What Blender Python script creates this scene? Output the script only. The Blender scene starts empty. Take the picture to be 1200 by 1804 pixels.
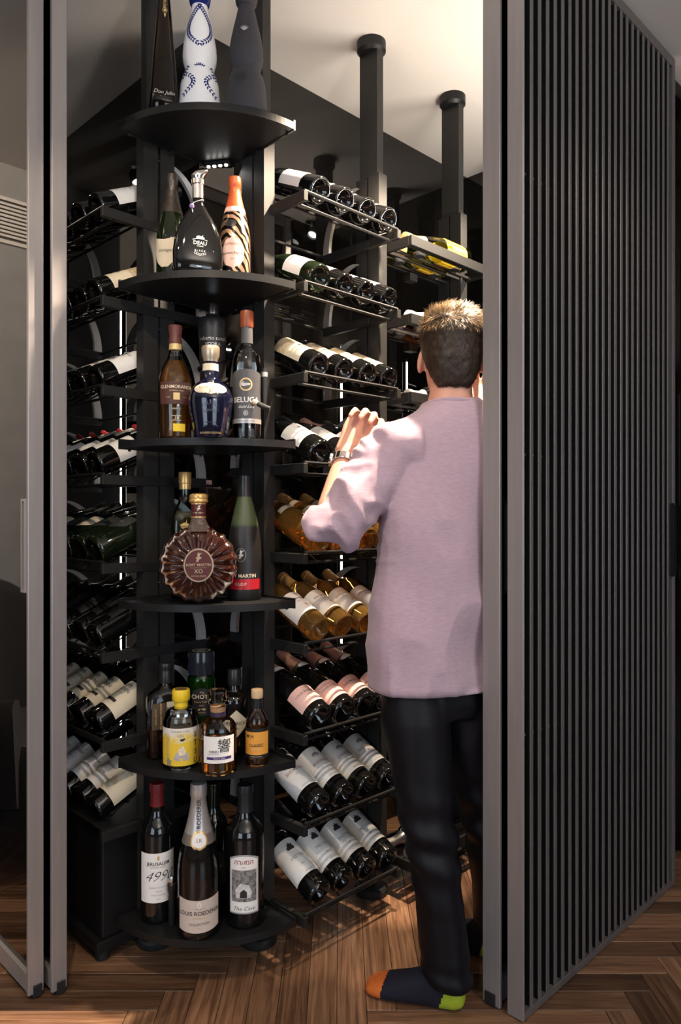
import bpy, bmesh, math, random
from math import sin, cos, pi, radians, sqrt
from mathutils import Vector, Matrix, noise

random.seed(7)
SC = bpy.context.scene
COL = SC.collection
F, CX, CY, EYE = 1300.0, 600.0, 908.0, 1.22      # focal length in pixels, horizon row, eye height
CEIL = 2.75

# ------------------------------------------------------------------ camera, world, exposure, lights
cd = bpy.data.cameras.new('camera'); cam = bpy.data.objects.new('camera', cd); COL.objects.link(cam)
cd.sensor_fit = 'AUTO'; cd.sensor_width = 36.0; cd.lens = F / 1804 * 36.0
cd.shift_y = (CY - 902) / 1804.0
cd.clip_start = 0.02
cam.location = (0, 0, EYE); cam.rotation_euler = (pi / 2, 0, 0)
SC.camera = cam

wd = bpy.data.worlds.new('world'); SC.world = wd; wd.use_nodes = True
wd.node_tree.nodes['Background'].inputs[0].default_value = (0.75, 0.8, 1.0, 1)
wd.node_tree.nodes['Background'].inputs[1].default_value = 0.05
vs = SC.view_settings
vs.view_transform = 'Standard'; vs.look = 'None'; vs.gamma = 1.0; vs.use_curve_mapping = False
vs.exposure = 0.0
WARM = (1.0, 0.80, 0.60); NEUT = (1.0, 0.90, 0.80); COOL = (0.72, 0.84, 1.0)

def spot(name, loc, aim, power, angle, blend=0.4, size=0.03, color=WARM):
    l = bpy.data.lights.new(name, 'SPOT'); o = bpy.data.objects.new(name, l); COL.objects.link(o)
    l.energy = power; l.spot_size = radians(angle); l.spot_blend = blend; l.shadow_soft_size = size; l.color = color
    o.location = loc
    o.rotation_euler = (Vector(aim) - Vector(loc)).to_track_quat('-Z', 'Y').to_euler()
    return o
def area(name, loc, aim, power, sx, sy, color):
    l = bpy.data.lights.new(name, 'AREA'); o = bpy.data.objects.new(name, l); COL.objects.link(o)
    l.energy = power; l.shape = 'RECTANGLE'; l.size = sx; l.size_y = sy; l.color = color
    o.location = loc
    o.rotation_euler = (Vector(aim) - Vector(loc)).to_track_quat('-Z', 'Y').to_euler()
    return o

# ceiling spotlights of the wine room, then added front-room fill: (position, aim, watts, cone)
SPOTS = [((0.41, 1.97, 2.66), (0.08, 2.02, 0.70), 480, 98),
         ((1.05, 2.62, 2.66), (0.30, 2.10, 1.20), 150, 80),
         ((-1.34, 2.76, 2.66), (-0.90, 2.25, 1.0), 8, 90),
         ((-0.35, 0.45, 2.66), (-0.40, 2.05, 1.25), 84, 54),  # this spot and the next two are added as unseen front-room fill
         ((1.15, 0.65, 2.66), (1.0, 2.0, 0.6), 24, 90),
         ((-1.2, 0.35, 2.66), (-1.0, 1.9, 0.3), 16, 90),
         ((-1.35, 0.95, 2.66), (-2.3, 2.3, 1.6), 240, 110)]  # added out of view to brighten the grey wall mirrored in the door
LAMPS = [spot('spot_lamp', a, b, w, c) for a, b, w, c in SPOTS]
# daylight that comes in by the two windows of the room behind the camera
area('window_daylight', (-1.75, -1.75, 1.5), (0.0, 1.6, 1.25), 15, 1.7, 1.9, COOL)
area('window_daylight', (1.87, -1.66, 1.5), (-0.2, 2.0, 1.2), 14, 1.3, 1.9, COOL)
# unseen uplighter, added to brighten the ceiling of the front room
spot('added_uplighter', (1.41, -1.13, 1.80), (1.2, -0.7, 2.75), 240, 150, 0.6, 0.10, NEUT)
# hidden linear uplight, added to brighten the ceiling of the wine room
area('added_uplight', tuple(Vector(((2.13 - 1.10) * sqrt(0.5), (2.13 + 1.10) * sqrt(0.5), 2.00))), tuple(Vector(((2.05 - 1.5) * sqrt(0.5), (2.05 + 1.5) * sqrt(0.5), 2.95))), 12, 0.7, 0.04, NEUT)

# ------------------------------------------------------------------ materials
MATS = {}
def M(name, col, rough=0.5, metal=0.0, spec=0.5, trans=0.0, ior=1.45, emit=None, var=0.0, vscale=30.0,
      bump=0.0, bscale=200.0, coat=0.0, stretch=None, sheen=0.0, aniso=None):
    if name in MATS: return MATS[name]
    m = bpy.data.materials.new(name); m.use_nodes = True; MATS[name] = m
    nt = m.node_tree; b = nt.nodes['Principled BSDF']
    b.inputs['Base Color'].default_value = (*col, 1); b.inputs['Roughness'].default_value = rough
    b.inputs['Metallic'].default_value = metal; b.inputs['Specular IOR Level'].default_value = spec
    b.inputs['Transmission Weight'].default_value = trans; b.inputs['IOR'].default_value = ior
    b.inputs['Coat Weight'].default_value = coat
    if sheen: b.inputs['Sheen Weight'].default_value = sheen
    if emit:
        b.inputs['Emission Color'].default_value = (*emit[0], 1); b.inputs['Emission Strength'].default_value = emit[1]
    if var or bump:
        tc = nt.nodes.new('ShaderNodeTexCoord'); mp = nt.nodes.new('ShaderNodeMapping')
        nt.links.new(tc.outputs['Object'], mp.inputs['Vector'])
        if stretch: mp.inputs['Scale'].default_value = stretch
    if var:
        n = nt.nodes.new('ShaderNodeTexNoise'); n.inputs['Scale'].default_value = vscale; n.inputs['Detail'].default_value = 4
        nt.links.new(mp.outputs[0], n.inputs['Vector'])
        r = nt.nodes.new('ShaderNodeMapRange'); r.inputs['From Min'].default_value = 0.25; r.inputs['From Max'].default_value = 0.75
        r.inputs['To Min'].default_value = 1 - var; r.inputs['To Max'].default_value = 1 + var
        nt.links.new(n.outputs['Fac'], r.inputs['Value'])
        x = nt.nodes.new('ShaderNodeVectorMath'); x.operation = 'SCALE'; x.inputs[0].default_value = col
        nt.links.new(r.outputs[0], x.inputs['Scale']); nt.links.new(x.outputs[0], b.inputs['Base Color'])
    if bump:
        n2 = nt.nodes.new('ShaderNodeTexNoise'); n2.inputs['Scale'].default_value = bscale; n2.inputs['Detail'].default_value = 3
        nt.links.new(mp.outputs[0], n2.inputs['Vector'])
        bp = nt.nodes.new('ShaderNodeBump'); bp.inputs['Strength'].default_value = bump; bp.inputs['Distance'].default_value = 0.002
        nt.links.new(n2.outputs['Fac'], bp.inputs['Height']); nt.links.new(bp.outputs[0], b.inputs['Normal'])
    return m

def thin_glass(name, tint, ior=1.5, boost=1.0, rough=0.0):
    """clear glass as a thin sheet: a Fresnel mirror over tinted transparency"""
    m = bpy.data.materials.new(name); m.use_nodes = True; MATS[name] = m
    nt = m.node_tree; nt.nodes.remove(nt.nodes['Principled BSDF'])
    out = nt.nodes['Material Output']
    t = nt.nodes.new('ShaderNodeBsdfTransparent'); t.inputs[0].default_value = (*tint, 1)
    g = nt.nodes.new('ShaderNodeBsdfGlossy'); g.inputs['Roughness'].default_value = rough
    fr = nt.nodes.new('ShaderNodeFresnel'); fr.inputs['IOR'].default_value = ior
    k = nt.nodes.new('ShaderNodeMath'); k.operation = 'MULTIPLY'; k.use_clamp = True; k.inputs[1].default_value = boost
    mx = nt.nodes.new('ShaderNodeMixShader')
    nt.links.new(fr.outputs[0], k.inputs[0]); nt.links.new(k.outputs[0], mx.inputs[0])
    nt.links.new(t.outputs[0], mx.inputs[1]); nt.links.new(g.outputs[0], mx.inputs[2]); nt.links.new(mx.outputs[0], out.inputs[0])
    return m

def wood(name, lo, mid, hi, rough):
    m = bpy.data.materials.new(name); m.use_nodes = True; MATS[name] = m
    nt = m.node_tree; N = nt.nodes.new; L = nt.links.new; b = nt.nodes['Principled BSDF']
    tc = N('ShaderNodeTexCoord'); oi = N('ShaderNodeObjectInfo')
    off = N('ShaderNodeVectorMath'); off.operation = 'SCALE'; off.inputs[0].default_value = (7.3, 3.1, 5.7)
    k = N('ShaderNodeMath'); k.operation = 'MULTIPLY'; k.inputs[1].default_value = 13.0
    L(oi.outputs['Random'], k.inputs[0]); L(k.outputs[0], off.inputs['Scale'])
    ad = N('ShaderNodeVectorMath'); L(tc.outputs['Object'], ad.inputs[0]); L(off.outputs[0], ad.inputs[1])
    mp = N('ShaderNodeMapping'); mp.inputs['Scale'].default_value = (2.2, 48, 8); L(ad.outputs[0], mp.inputs['Vector'])
    n = N('ShaderNodeTexNoise'); n.inputs['Scale'].default_value = 1.8; n.inputs['Detail'].default_value = 10; n.inputs['Roughness'].default_value = 0.62; n.inputs['Distortion'].default_value = 0.7
    L(mp.outputs[0], n.inputs['Vector'])
    cr = N('ShaderNodeValToRGB'); cr.color_ramp.elements[0].position = 0.28; cr.color_ramp.elements[1].position = 0.72
    cr.color_ramp.elements[0].color = (*lo, 1); cr.color_ramp.elements[1].color = (*hi, 1)
    e = cr.color_ramp.elements.new(0.5); e.color = (*mid, 1)
    L(n.outputs['Fac'], cr.inputs[0])
    mr = N('ShaderNodeMapRange'); mr.inputs['To Min'].default_value = 0.5; mr.inputs['To Max'].default_value = 1.75
    L(oi.outputs['Random'], mr.inputs['Value'])
    sc = N('ShaderNodeVectorMath'); sc.operation = 'SCALE'; L(cr.outputs[0], sc.inputs[0]); L(mr.outputs[0], sc.inputs['Scale'])
    L(sc.outputs[0], b.inputs['Base Color']); b.inputs['Roughness'].default_value = rough
    bp = N('ShaderNodeBump'); bp.inputs['Strength'].default_value = 0.12; bp.inputs['Distance'].default_value = 0.001
    L(n.outputs['Fac'], bp.inputs['Height']); L(bp.outputs[0], b.inputs['Normal'])
    return m

black_metal = M('black_metal', (0.009, 0.009, 0.0095), 0.42, 0.0, 0.32, var=0.15, vscale=60)
rack_metal = M('rack_metal', (0.010, 0.0098, 0.0098), 0.5, 0.0, 0.22, var=0.12, vscale=60)
post_metal = M('post_metal', (0.024, 0.0235, 0.0225), 0.45, 0.1, 0.3, var=0.1, vscale=60)
bar_metal = M('bar_metal', (0.016, 0.0155, 0.015), 0.48, 0.05, 0.25, var=0.08, vscale=60)
arc_metal = M('arc_metal', (0.36, 0.345, 0.33), 0.45, 0.2, 0.5, var=0.06, vscale=60)
bronze = M('bronze', (0.34, 0.315, 0.31), 0.40, 0.55, 0.5, var=0.06, vscale=90, stretch=(1, 1, 0.05))
slat_metal = M('slat_metal', (0.15, 0.137, 0.132), 0.36, 0.35, 0.5, var=0.06, vscale=60)
dark_plastic = M('dark_plastic', (0.012, 0.012, 0.013), 0.5, var=0.1)
chrome = M('chrome', (0.75, 0.74, 0.72), 0.16, 1.0, var=0.04)
gold = M('gold', (0.70, 0.44, 0.16), 0.32, 0.6, var=0.08, bump=0.15, bscale=120)
gold_print = M('gold_print', (0.62, 0.45, 0.20), 0.45, 0.3, var=0.05)
copper = M('copper', (0.78, 0.44, 0.34), 0.34, 0.55, var=0.12, bump=0.3, bscale=150)
orange_foil = M('orange_foil', (0.60, 0.10, 0.03), 0.38, 0.25, var=0.12, bump=0.3, bscale=150)
dark_foil = M('dark_foil', (0.075, 0.062, 0.052), 0.38, 0.6, var=0.35, vscale=60, bump=0.6, bscale=90)
black_cap = M('black_cap', (0.013, 0.013, 0.014), 0.32, var=0.1)
silver_foil = M('silver_foil', (0.50, 0.47, 0.45), 0.34, 0.55, var=0.1, bump=0.2, bscale=150)
paper = M('paper', (0.78, 0.76, 0.73), 0.75, var=0.03)
cream = M('cream', (0.66, 0.58, 0.43), 0.75, var=0.05)
tan_label = M('tan_label', (0.56, 0.44, 0.28), 0.75, var=0.35, vscale=130)
pink_label = M('pink_label', (0.74, 0.47, 0.42), 0.7, var=0.03)
ink = M('ink', (0.025, 0.022, 0.02), 0.7, var=0.1)
red_ink = M('red_ink', (0.25, 0.03, 0.02), 0.7, var=0.1)
grey_ink = M('grey_ink', (0.22, 0.20, 0.19), 0.7, var=0.1)
white_ink = M('white_ink', (0.75, 0.74, 0.72), 0.6, var=0.05)
black_glass = M('black_glass', (0.004, 0.004, 0.004), 0.04, 0.0, 0.6, ior=1.52, var=0.1)
green_black = M('green_black', (0.006, 0.010, 0.004), 0.04, 0.0, 0.6, ior=1.52, var=0.1)
brown_glass = M('brown_glass', (0.20, 0.11, 0.045), 0.06, 0, 0.5, trans=0.6, ior=1.45, var=0.05)
amber_wine = M('amber_wine', (0.92, 0.47, 0.10), 0.02, 0, 0.5, trans=0.93, ior=1.36, var=0.03)
rose_wine = M('rose_wine', (0.93, 0.52, 0.14), 0.02, 0, 0.5, trans=0.93, ior=1.36, var=0.03)
whisky = M('whisky', (0.85, 0.40, 0.06), 0.02, 0, 0.5, trans=0.94, ior=1.34, var=0.03)
whisky_pale = M('whisky_pale', (0.74, 0.32, 0.07), 0.02, 0, 0.5, trans=0.95, ior=1.34, var=0.03)
cognac = M('cognac', (0.10, 0.018, 0.006), 0.06, 0, 0.4, trans=0.8, ior=1.45, var=0.08)
water_liquid = M('water_liquid', (0.93, 0.94, 0.92), 0.01, 0, 0.5, trans=1.0, ior=1.33, var=0.02)
olive_wine = M('olive_wine', (0.55, 0.60, 0.12), 0.02, 0, 0.5, trans=1.0, ior=1.36, var=0.03)
orange_wine = M('orange_wine', (0.90, 0.30, 0.08), 0.02, 0, 0.5, trans=1.0, ior=1.36, var=0.03)
clear_glass = thin_glass('clear_glass', (0.96, 0.965, 0.96), 1.5)
door_glass = thin_glass('door_glass', (0.16, 0.155, 0.15), 1.62, 1.6)
clear_door = thin_glass('clear_door', (0.62, 0.61, 0.60), 1.5)
wall_glass = M('wall_glass', (0.006, 0.0055, 0.005), 0.02, 0.0, 0.55, ior=1.5, var=0.1)
plaster = M('plaster', (0.72, 0.68, 0.63), 0.9, var=0.02, vscale=3)
grey_wall = M('grey_wall', (0.30, 0.295, 0.29), 0.85, var=0.08, vscale=14, bump=0.05, bscale=60)
warm_wall = M('warm_wall', (0.34, 0.29, 0.25), 0.85, var=0.05, vscale=8)
led = M('led', (1, 1, 1), 0.5, emit=((1.0, 0.93, 0.84), 7.0), var=0.01)
led_dot = M('led_dot', (1, 1, 1), 0.5, emit=((1.0, 0.95, 0.88), 40.0), var=0.01)
pane_sky = M('pane_sky', (0.1, 0.1, 0.1), 0.5, emit=((0.72, 0.84, 1.0), 3.2), var=0.01)
floor_wood = wood('floor_wood', (0.050, 0.023, 0.013), (0.145, 0.074, 0.040), (0.27, 0.155, 0.088), 0.34)
floor_base = M('floor_base', (0.16, 0.09, 0.05), 0.8, var=0.1)

# ------------------------------------------------------------------ mesh helpers
def mesh(name, verts, faces, smooth=True, angle=35):
    m = bpy.data.meshes.new(name); m.from_pydata([tuple(v) for v in verts], [], faces); m.update()
    if smooth:
        m.shade_smooth(); m.set_sharp_from_angle(angle=radians(angle))
    return m
def obj(name, m, mat=None, parent=None, loc=None, rot=None):
    o = bpy.data.objects.new(name, m); COL.objects.link(o)
    if mat is not None and m is not None and not m.materials: m.materials.append(mat)
    if parent is not None: o.parent = parent
    if loc is not None: o.location = loc
    if rot is not None: o.rotation_euler = rot
    return o
def tag(o, label=None, cat=None, group=None, kind=None):
    if label: o['label'] = label
    if cat: o['category'] = cat
    if group: o['group'] = group
    if kind: o['kind'] = kind
    return o
def thing(name, label, cat, loc=(0, 0, 0), rotz=0.0, group=None):
    o = obj(name, None, loc=loc, rot=(0, 0, rotz)); o.empty_display_size = 0.05
    return tag(o, label, cat, group)
class MB:
    """collects pieces of one mesh"""
    def __init__(s): s.v = []; s.f = []
    def add(s, vs, fs, T=None):
        k = len(s.v)
        s.v += [tuple(T @ Vector(p)) for p in vs] if T else [tuple(p) for p in vs]
        s.f += [tuple(i + k for i in f) for f in fs]; return s
    def box(s, x0, x1, y0, y1, z0, z1, c=0.0, T=None):
        if c <= 0:
            vs = [(x, y, z) for z in (z0, z1) for y in (y0, y1) for x in (x0, x1)]
            fs = [(0, 2, 3, 1), (4, 5, 7, 6), (0, 1, 5, 4), (2, 6, 7, 3), (0, 4, 6, 2), (1, 3, 7, 5)]
            return s.add(vs, fs, T)
        bm = bmesh.new(); bmesh.ops.create_cube(bm, size=1.0)
        for v in bm.verts:
            v.co = Vector(((x0 + x1) / 2 + v.co.x * (x1 - x0), (y0 + y1) / 2 + v.co.y * (y1 - y0), (z0 + z1) / 2 + v.co.z * (z1 - z0)))
        bmesh.ops.bevel(bm, geom=bm.edges[:], offset=c, segments=1, affect='EDGES', profile=0.5)
        bm.verts.index_update()
        s.add([v.co.copy() for v in bm.verts], [[v.index for v in f.verts] for f in bm.faces], T); bm.free(); return s
    def tube(s, pts, r, seg=8, caps=True):
        pts = [Vector(p) for p in pts]; n = len(pts); rr = r if hasattr(r, '__len__') else [r] * n
        k = len(s.v); prev = None
        for i, p in enumerate(pts):
            d = (pts[min(i + 1, n - 1)] - pts[max(i - 1, 0)]).normalized()
            if prev is None:
                a = Vector((0, 0, 1)) if abs(d.z) < 0.9 else Vector((1, 0, 0))
                x = d.cross(a).normalized()
            else:
                x = (prev - d * prev.dot(d)).normalized()
            prev = x; y = d.cross(x)
            for j in range(seg):
                t = 2 * pi * j / seg
                s.v.append(tuple(p + x * (cos(t) * rr[i]) + y * (sin(t) * rr[i])))
        for i in range(n - 1):
            for j in range(seg):
                a, b = k + i * seg + j, k + i * seg + (j + 1) % seg
                s.f.append((a, b, b + seg, a + seg))
        if caps:
            s.f.append(tuple(k + j for j in reversed(range(seg)))); s.f.append(tuple(k + (n - 1) * seg + j for j in range(seg)))
        return s
    def lathe(s, prof, seg=28, T=None, sx=1.0, sy=1.0):
        vs, fs, rings = [], [], []
        for r, z in prof:
            if r < 1e-6: rings.append([len(vs)]); vs.append((0, 0, z))
            else:
                rings.append(list(range(len(vs), len(vs) + seg)))
                vs += [(r * sx * cos(2 * pi * j / seg), r * sy * sin(2 * pi * j / seg), z) for j in range(seg)]
        for a, b in zip(rings, rings[1:]):
            for j in range(seg):
                q = (j + 1) % seg
                if len(a) == 1 and len(b) == 1: continue
                if len(a) == 1: fs.append((a[0], b[q], b[j]))
                elif len(b) == 1: fs.append((a[j], a[q], b[0]))
                else: fs.append((a[j], a[q], b[q], b[j]))
        return s.add(vs, fs, T)
    def rings(s, lv, seg=32, T=None):
        """levels (z, half width, half depth, exponent[, cx, cy]) of superellipses, closed at both ends"""
        vs, fs = [], []
        for l in lv:
            z, hw, hd, n = l[:4]; ox, oy = (l[4], l[5]) if len(l) > 4 else (0, 0)
            for j in range(seg):
                t = 2 * pi * j / seg; c, d = cos(t), sin(t)
                vs.append((ox + hw * math.copysign(abs(c) ** (2 / n), c), oy + hd * math.copysign(abs(d) ** (2 / n), d), z))
        for i in range(len(lv) - 1):
            for j in range(seg):
                a, b = i * seg + j, i * seg + (j + 1) % seg
                fs.append((a, b, b + seg, a + seg))
        fs.append(tuple(reversed(range(seg)))); fs.append(tuple((len(lv) - 1) * seg + j for j in range(seg)))
        return s.add(vs, fs, T)
    def extrude(s, poly, z0, z1, T=None):
        n = len(poly); vs = [(x, y, z0) for x, y in poly] + [(x, y, z1) for x, y in poly]
        fs = [tuple(reversed(range(n))), tuple(range(n, 2 * n))] + [(i, (i + 1) % n, n + (i + 1) % n, n + i) for i in range(n)]
        return s.add(vs, fs, T)
    def mesh(s, name='mesh', smooth=True, angle=35): return mesh(name, s.v, s.f, smooth, angle)
    def obj(s, name, mat, parent=None, smooth=True, loc=None, rot=None, angle=35):
        return obj(name, s.mesh(name, smooth, angle), mat, parent, loc, rot)

_tc = {}
def text_geo(s, size, shear=0.0, bold=0.0):
    key = (s, size, shear, bold)
    if key not in _tc:
        c = bpy.data.curves.new('lettering_curve', 'FONT'); c.body = s; c.size = size; c.align_x = 'CENTER'; c.align_y = 'CENTER'
        c.resolution_u = 2; c.shear = shear; c.offset = bold * size; c.fill_mode = 'FRONT'
        o = bpy.data.objects.new('lettering_curve', c); me = bpy.data.meshes.new_from_object(o)
        _tc[key] = ([v.co.copy() for v in me.vertices], [tuple(p.vertices) for p in me.polygons])
        bpy.data.objects.remove(o); bpy.data.meshes.remove(me); bpy.data.curves.remove(c)
    return _tc[key]
def P2(px, Y): return (px - CX) / F * Y
def PZ(py, Y): return EYE + (CY - py) / F * Y

S2 = sqrt(0.5)
ROOM = Matrix.Rotation(radians(45), 4, 'Z')     # local x runs along the slatted screen, local y along the glass doors
def pq(p, q, z=0.0): return Vector(((p - q) * S2, (p + q) * S2, z))

# ------------------------------------------------------------------ the setting
def struct(name, mb, mat, label, rot=True, smooth=False):
    o = mb.obj(name, mat, smooth=smooth, rot=(0, 0, radians(45)) if rot else None)
    return tag(o, label, kind='structure')

PL, PW = 0.588, 0.0735                           # herringbone planks
floor = struct('floor', MB().box(-2.7, 4.3, -2.7, 3.4, -0.06, -0.0125), floor_base, 'herringbone walnut floor')
plank_m = MB().box(0.0007, PL - 0.0007, 0.0007, PW - 0.0007, -0.012, 0.0, c=0.0009).mesh('plank', smooth=False)
plank_m.materials.append(floor_wood)
ox, oy = -0.45 - PL, 1.8925 - PW
planks = []
for j in range(-8, 9):
    for i in range(-70, 90):
        hx, hy = ox + i * PW + j * PL, oy + i * PW - j * PL
        for x, y, r in ((hx, hy, 0), (hx + PW, hy + PW, 1)):
            c = Vector((x + PL / 2, y + PW / 2)) if r == 0 else Vector((x - PW / 2, y + PL / 2))
            p, q = (c.x + c.y) * S2, (c.y - c.x) * S2
            if -1.6 < p < 4.0 and -1.6 < q < 3.1: planks.append((x, y, r, c))
def seen(c):
    ys = (c.y - 0.3, c.y, c.y + 0.3)
    return c.y > 1.35 and any(y > 0.6 and abs(c.x) < 0.47 * y + 0.3 for y in ys) and not ((c.x + c.y) > 2.0 and (c.y - c.x) > 2.85)
front = sorted([t for t in planks if seen(t[3])], key=lambda t: t[3].y)[:295]
fs_ = set(id(t) for t in front)
for x, y, r, c in front:
    o = obj('plank', plank_m, None, floor, rot=(0, 0, 0))
    o.matrix_parent_inverse = Matrix.Rotation(radians(-45), 4, 'Z')
    o.matrix_basis = Matrix.Translation((x, y, 0)) @ Matrix.Rotation(r * pi / 2, 4, 'Z')
rest = MB()
for t in planks:
    if id(t) in fs_: continue
    x, y, r, c = t
    T = ROOM.inverted() @ Matrix.Translation((x, y, 0)) @ Matrix.Rotation(r * pi / 2, 4, 'Z')
    rest.box(0.0007, PL - 0.0007, 0.0007, PW - 0.0007, -0.012, 0.0, T=T)
o = rest.obj('plank_field', floor_wood, floor, smooth=False); tag(o, kind='stuff')

ceiling = struct('ceiling', MB().box(-2.7, 4.3, -2.7, 3.4, CEIL, CEIL + 0.1), plaster, 'pale beige plaster ceiling')
struct('trim_1', MB().box(-2.5, 4.2, 0.70, 0.76, CEIL - 0.012, CEIL + 0.01), plaster, 'shallow ceiling trim in front of the slatted screen')
struct('wall_left', MB().box(-2.7, 1.33, 3.30, 3.4, 0, CEIL), grey_wall, 'grey textured wall mirrored in the glass door')
struct('wall_far', MB().box(4.2, 4.3, -2.7, 3.4, 0, CEIL), warm_wall, 'far brown wall')
def window_wall(name, n, T, label):
    m = MB()
    for a in ((-2.7, -0.95, 0, CEIL), (0.95, 3.4, 0, CEIL), (-0.95, 0.95, 0, 0.45), (-0.95, 0.95, 2.45, CEIL)):
        m.box(a[0], a[1], -0.1, 0.0, a[2], a[3], T=T)
    struct(name, m, warm_wall, label, rot=False)
    w = MB()
    for a in ((-0.95, -0.9, 0.45, 2.45), (0.9, 0.95, 0.45, 2.45), (-0.03, 0.03, 0.45, 2.45), (-0.95, 0.95, 0.45, 0.5), (-0.95, 0.95, 2.4, 2.45)):
        w.box(a[0], a[1], -0.08, -0.02, a[2], a[3], T=T)
    f = struct('window_%d' % n, w, black_metal, 'tall two-pane window behind the viewer', rot=False)
    for a in (-0.9, 0.03):
        MB().box(a, a + 0.87, -0.06, -0.055, 0.5, 2.4, T=T).obj('window_pane', pane_sky, f, smooth=False)
window_wall('wall_back', 1, ROOM @ Matrix.Translation((-2.6, 0, 0)) @ Matrix.Rotation(-pi / 2, 4, 'Z'), 'brown wall with a window behind the viewer')
window_wall('wall_right', 2, ROOM @ Matrix.Translation((0.1, -2.6, 0)), 'brown wall with a window to the right behind the viewer')
# dark glass walls of the inner block that the racks stand against
WP, WQ, WB = 1.3294, 1.9587, 2.77
struct('wall_glass_right', MB().box(WP + 0.012, WB + 0.02, WQ, WQ + 0.012, 0.0, CEIL), wall_glass, 'dark reflecting glass wall behind the right rack')
struct('wall_glass_left', MB().box(WP, WP + 0.012, WQ, 3.30, 0.0, CEIL), wall_glass, 'dark reflecting glass wall behind the left rack')
struct('wall_glass_end', MB().box(WB, WB + 0.012, 0.9, WQ, 0.0, CEIL), wall_glass, 'dark glass end wall of the wine room')

def local(name, label, cat=None, kind=None):
    o = obj(name, None, rot=(0, 0, radians(45))); o.empty_display_size = 0.05
    return tag(o, label, cat, kind=kind)
# sliding glass doors on the left: they run along q
def glass_door(n, p0, q0, label, handle):
    d = local('door_%d' % n, label, kind='structure')
    Lq, t = 1.30, 0.039
    for qa in (q0, q0 + Lq - 0.05 ):
        s = MB().box(p0, p0 + t, qa, qa + 0.012, 0.012, 2.742, c=0.0012).obj('stile', bronze, d, smooth=False)
    MB().box(p0 + 0.012, p0 + 0.034, q0 - 0.004, q0 + 0.02, 0.004, 0.034, c=0.001).obj('foot_cap', dark_plastic, d, smooth=False)
    for z0, z1 in ((0.012, 0.06), (2.70, 2.742)):
        MB().box(p0 + 0.004, p0 + t - 0.004, q0 + 0.012, q0 + Lq - 0.05, z0, z1, c=0.0012).obj('rail', bronze, d, smooth=False)
    MB().box(p0 + 0.014, p0 + 0.020, q0 + 0.012, q0 + Lq - 0.05, 0.06, 2.70).obj('glass_pane', door_glass, d, smooth=False)
    if handle:
        h = MB(); a, b, z0, z1 = q0 + 0.013, q0 + 0.038, 1.025, 1.262
        h.box(p0 - 0.004, p0 + 0.016, a, a + 0.006, z0, z1); h.box(p0 - 0.004, p0 + 0.016, b - 0.006, b, z0, z1)
        h.box(p0 - 0.004, p0 + 0.016, a + 0.006, b - 0.006, z0, z0 + 0.006); h.box(p0 - 0.004, p0 + 0.016, a + 0.006, b - 0.006, z1 - 0.006, z1)
        hd = h.obj('handle', bronze, d, smooth=False)
        MB().box(p0 + 0.008, p0 + 0.0135, a + 0.006, b - 0.006, z0 + 0.006, z1 - 0.006).obj('handle_recess', black_metal, hd, smooth=False)
glass_door(1, 0.755, 1.8625, 'smoked glass sliding door in bronze frame, nearest on the left', True)
glass_door(2, 0.803, 1.834, 'second smoked glass sliding door just behind the first', False)
# sliding glass door on the right, behind the slatted screen: it runs along p
SP, SQ = 1.5615, 0.9416
d = local('door_3', 'glass sliding door in bronze frame behind the slatted screen', kind='structure')
MB().box(SP, SP + 0.010, SQ + 0.0655, SQ + 0.1155, 0.004, 2.742, c=0.0012).obj('stile', bronze, d, smooth=False)
MB().box(SP + 0.90, SP + 0.934, SQ + 0.0666, SQ + 0.1196, 0.012, 2.742, c=0.0012).obj('stile', bronze, d, smooth=False)
MB().box(SP - 0.004, SP + 0.02, SQ + 0.078, SQ + 0.108, 0.004, 0.034, c=0.001).obj('foot_cap', dark_plastic, d, smooth=False)
for z0, z1 in ((0.012, 0.06), (2.70, 2.742)):
    MB().box(SP + 0.010, SP + 0.90, SQ + 0.072, SQ + 0.1155, z0, z1).obj('rail', bronze, d, smooth=False)
MB().box(SP + 0.010, SP + 0.90, SQ + 0.09, SQ + 0.096, 0.06, 2.70).obj('glass_pane', clear_door, d, smooth=False)
h = MB()
for a in ((0.012, 0.017, 1.025, 1.262), (0.036, 0.041, 1.025, 1.262), (0.017, 0.036, 1.025, 1.031), (0.017, 0.036, 1.256, 1.262)):
    h.box(SP + a[0], SP + a[1], SQ + 0.068, SQ + 0.09, a[2], a[3])
h.obj('handle', black_metal, d, smooth=False)
w3 = local('window_3', 'fixed dark glass panel beyond the slatted screen', kind='structure')
MB().box(2.53, 3.9, SQ + 0.09, SQ + 0.098, 0.0, 2.70).obj('glass_pane', door_glass, w3, smooth=False)
MB().box(2.53, 3.9, SQ + 0.06, SQ + 0.11, 2.70, CEIL).obj('rail', black_metal, w3, smooth=False)

ul = local('added_linear_uplight', 'slim linear uplight added inside the right glass door to wash the ceiling', 'light bar')  # housing for the added ceiling wash, kept out of view
MB().box(1.78, 2.48, SQ + 0.125, SQ + 0.175, 1.96, 1.985, c=0.002).obj('housing', black_metal, ul, smooth=False)
for pp in (1.82, 2.44): MB().box(pp - 0.01, pp + 0.01, SQ + 0.0966, SQ + 0.15, 1.94, 1.96).obj('bracket', black_metal, ul, smooth=False)
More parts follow.
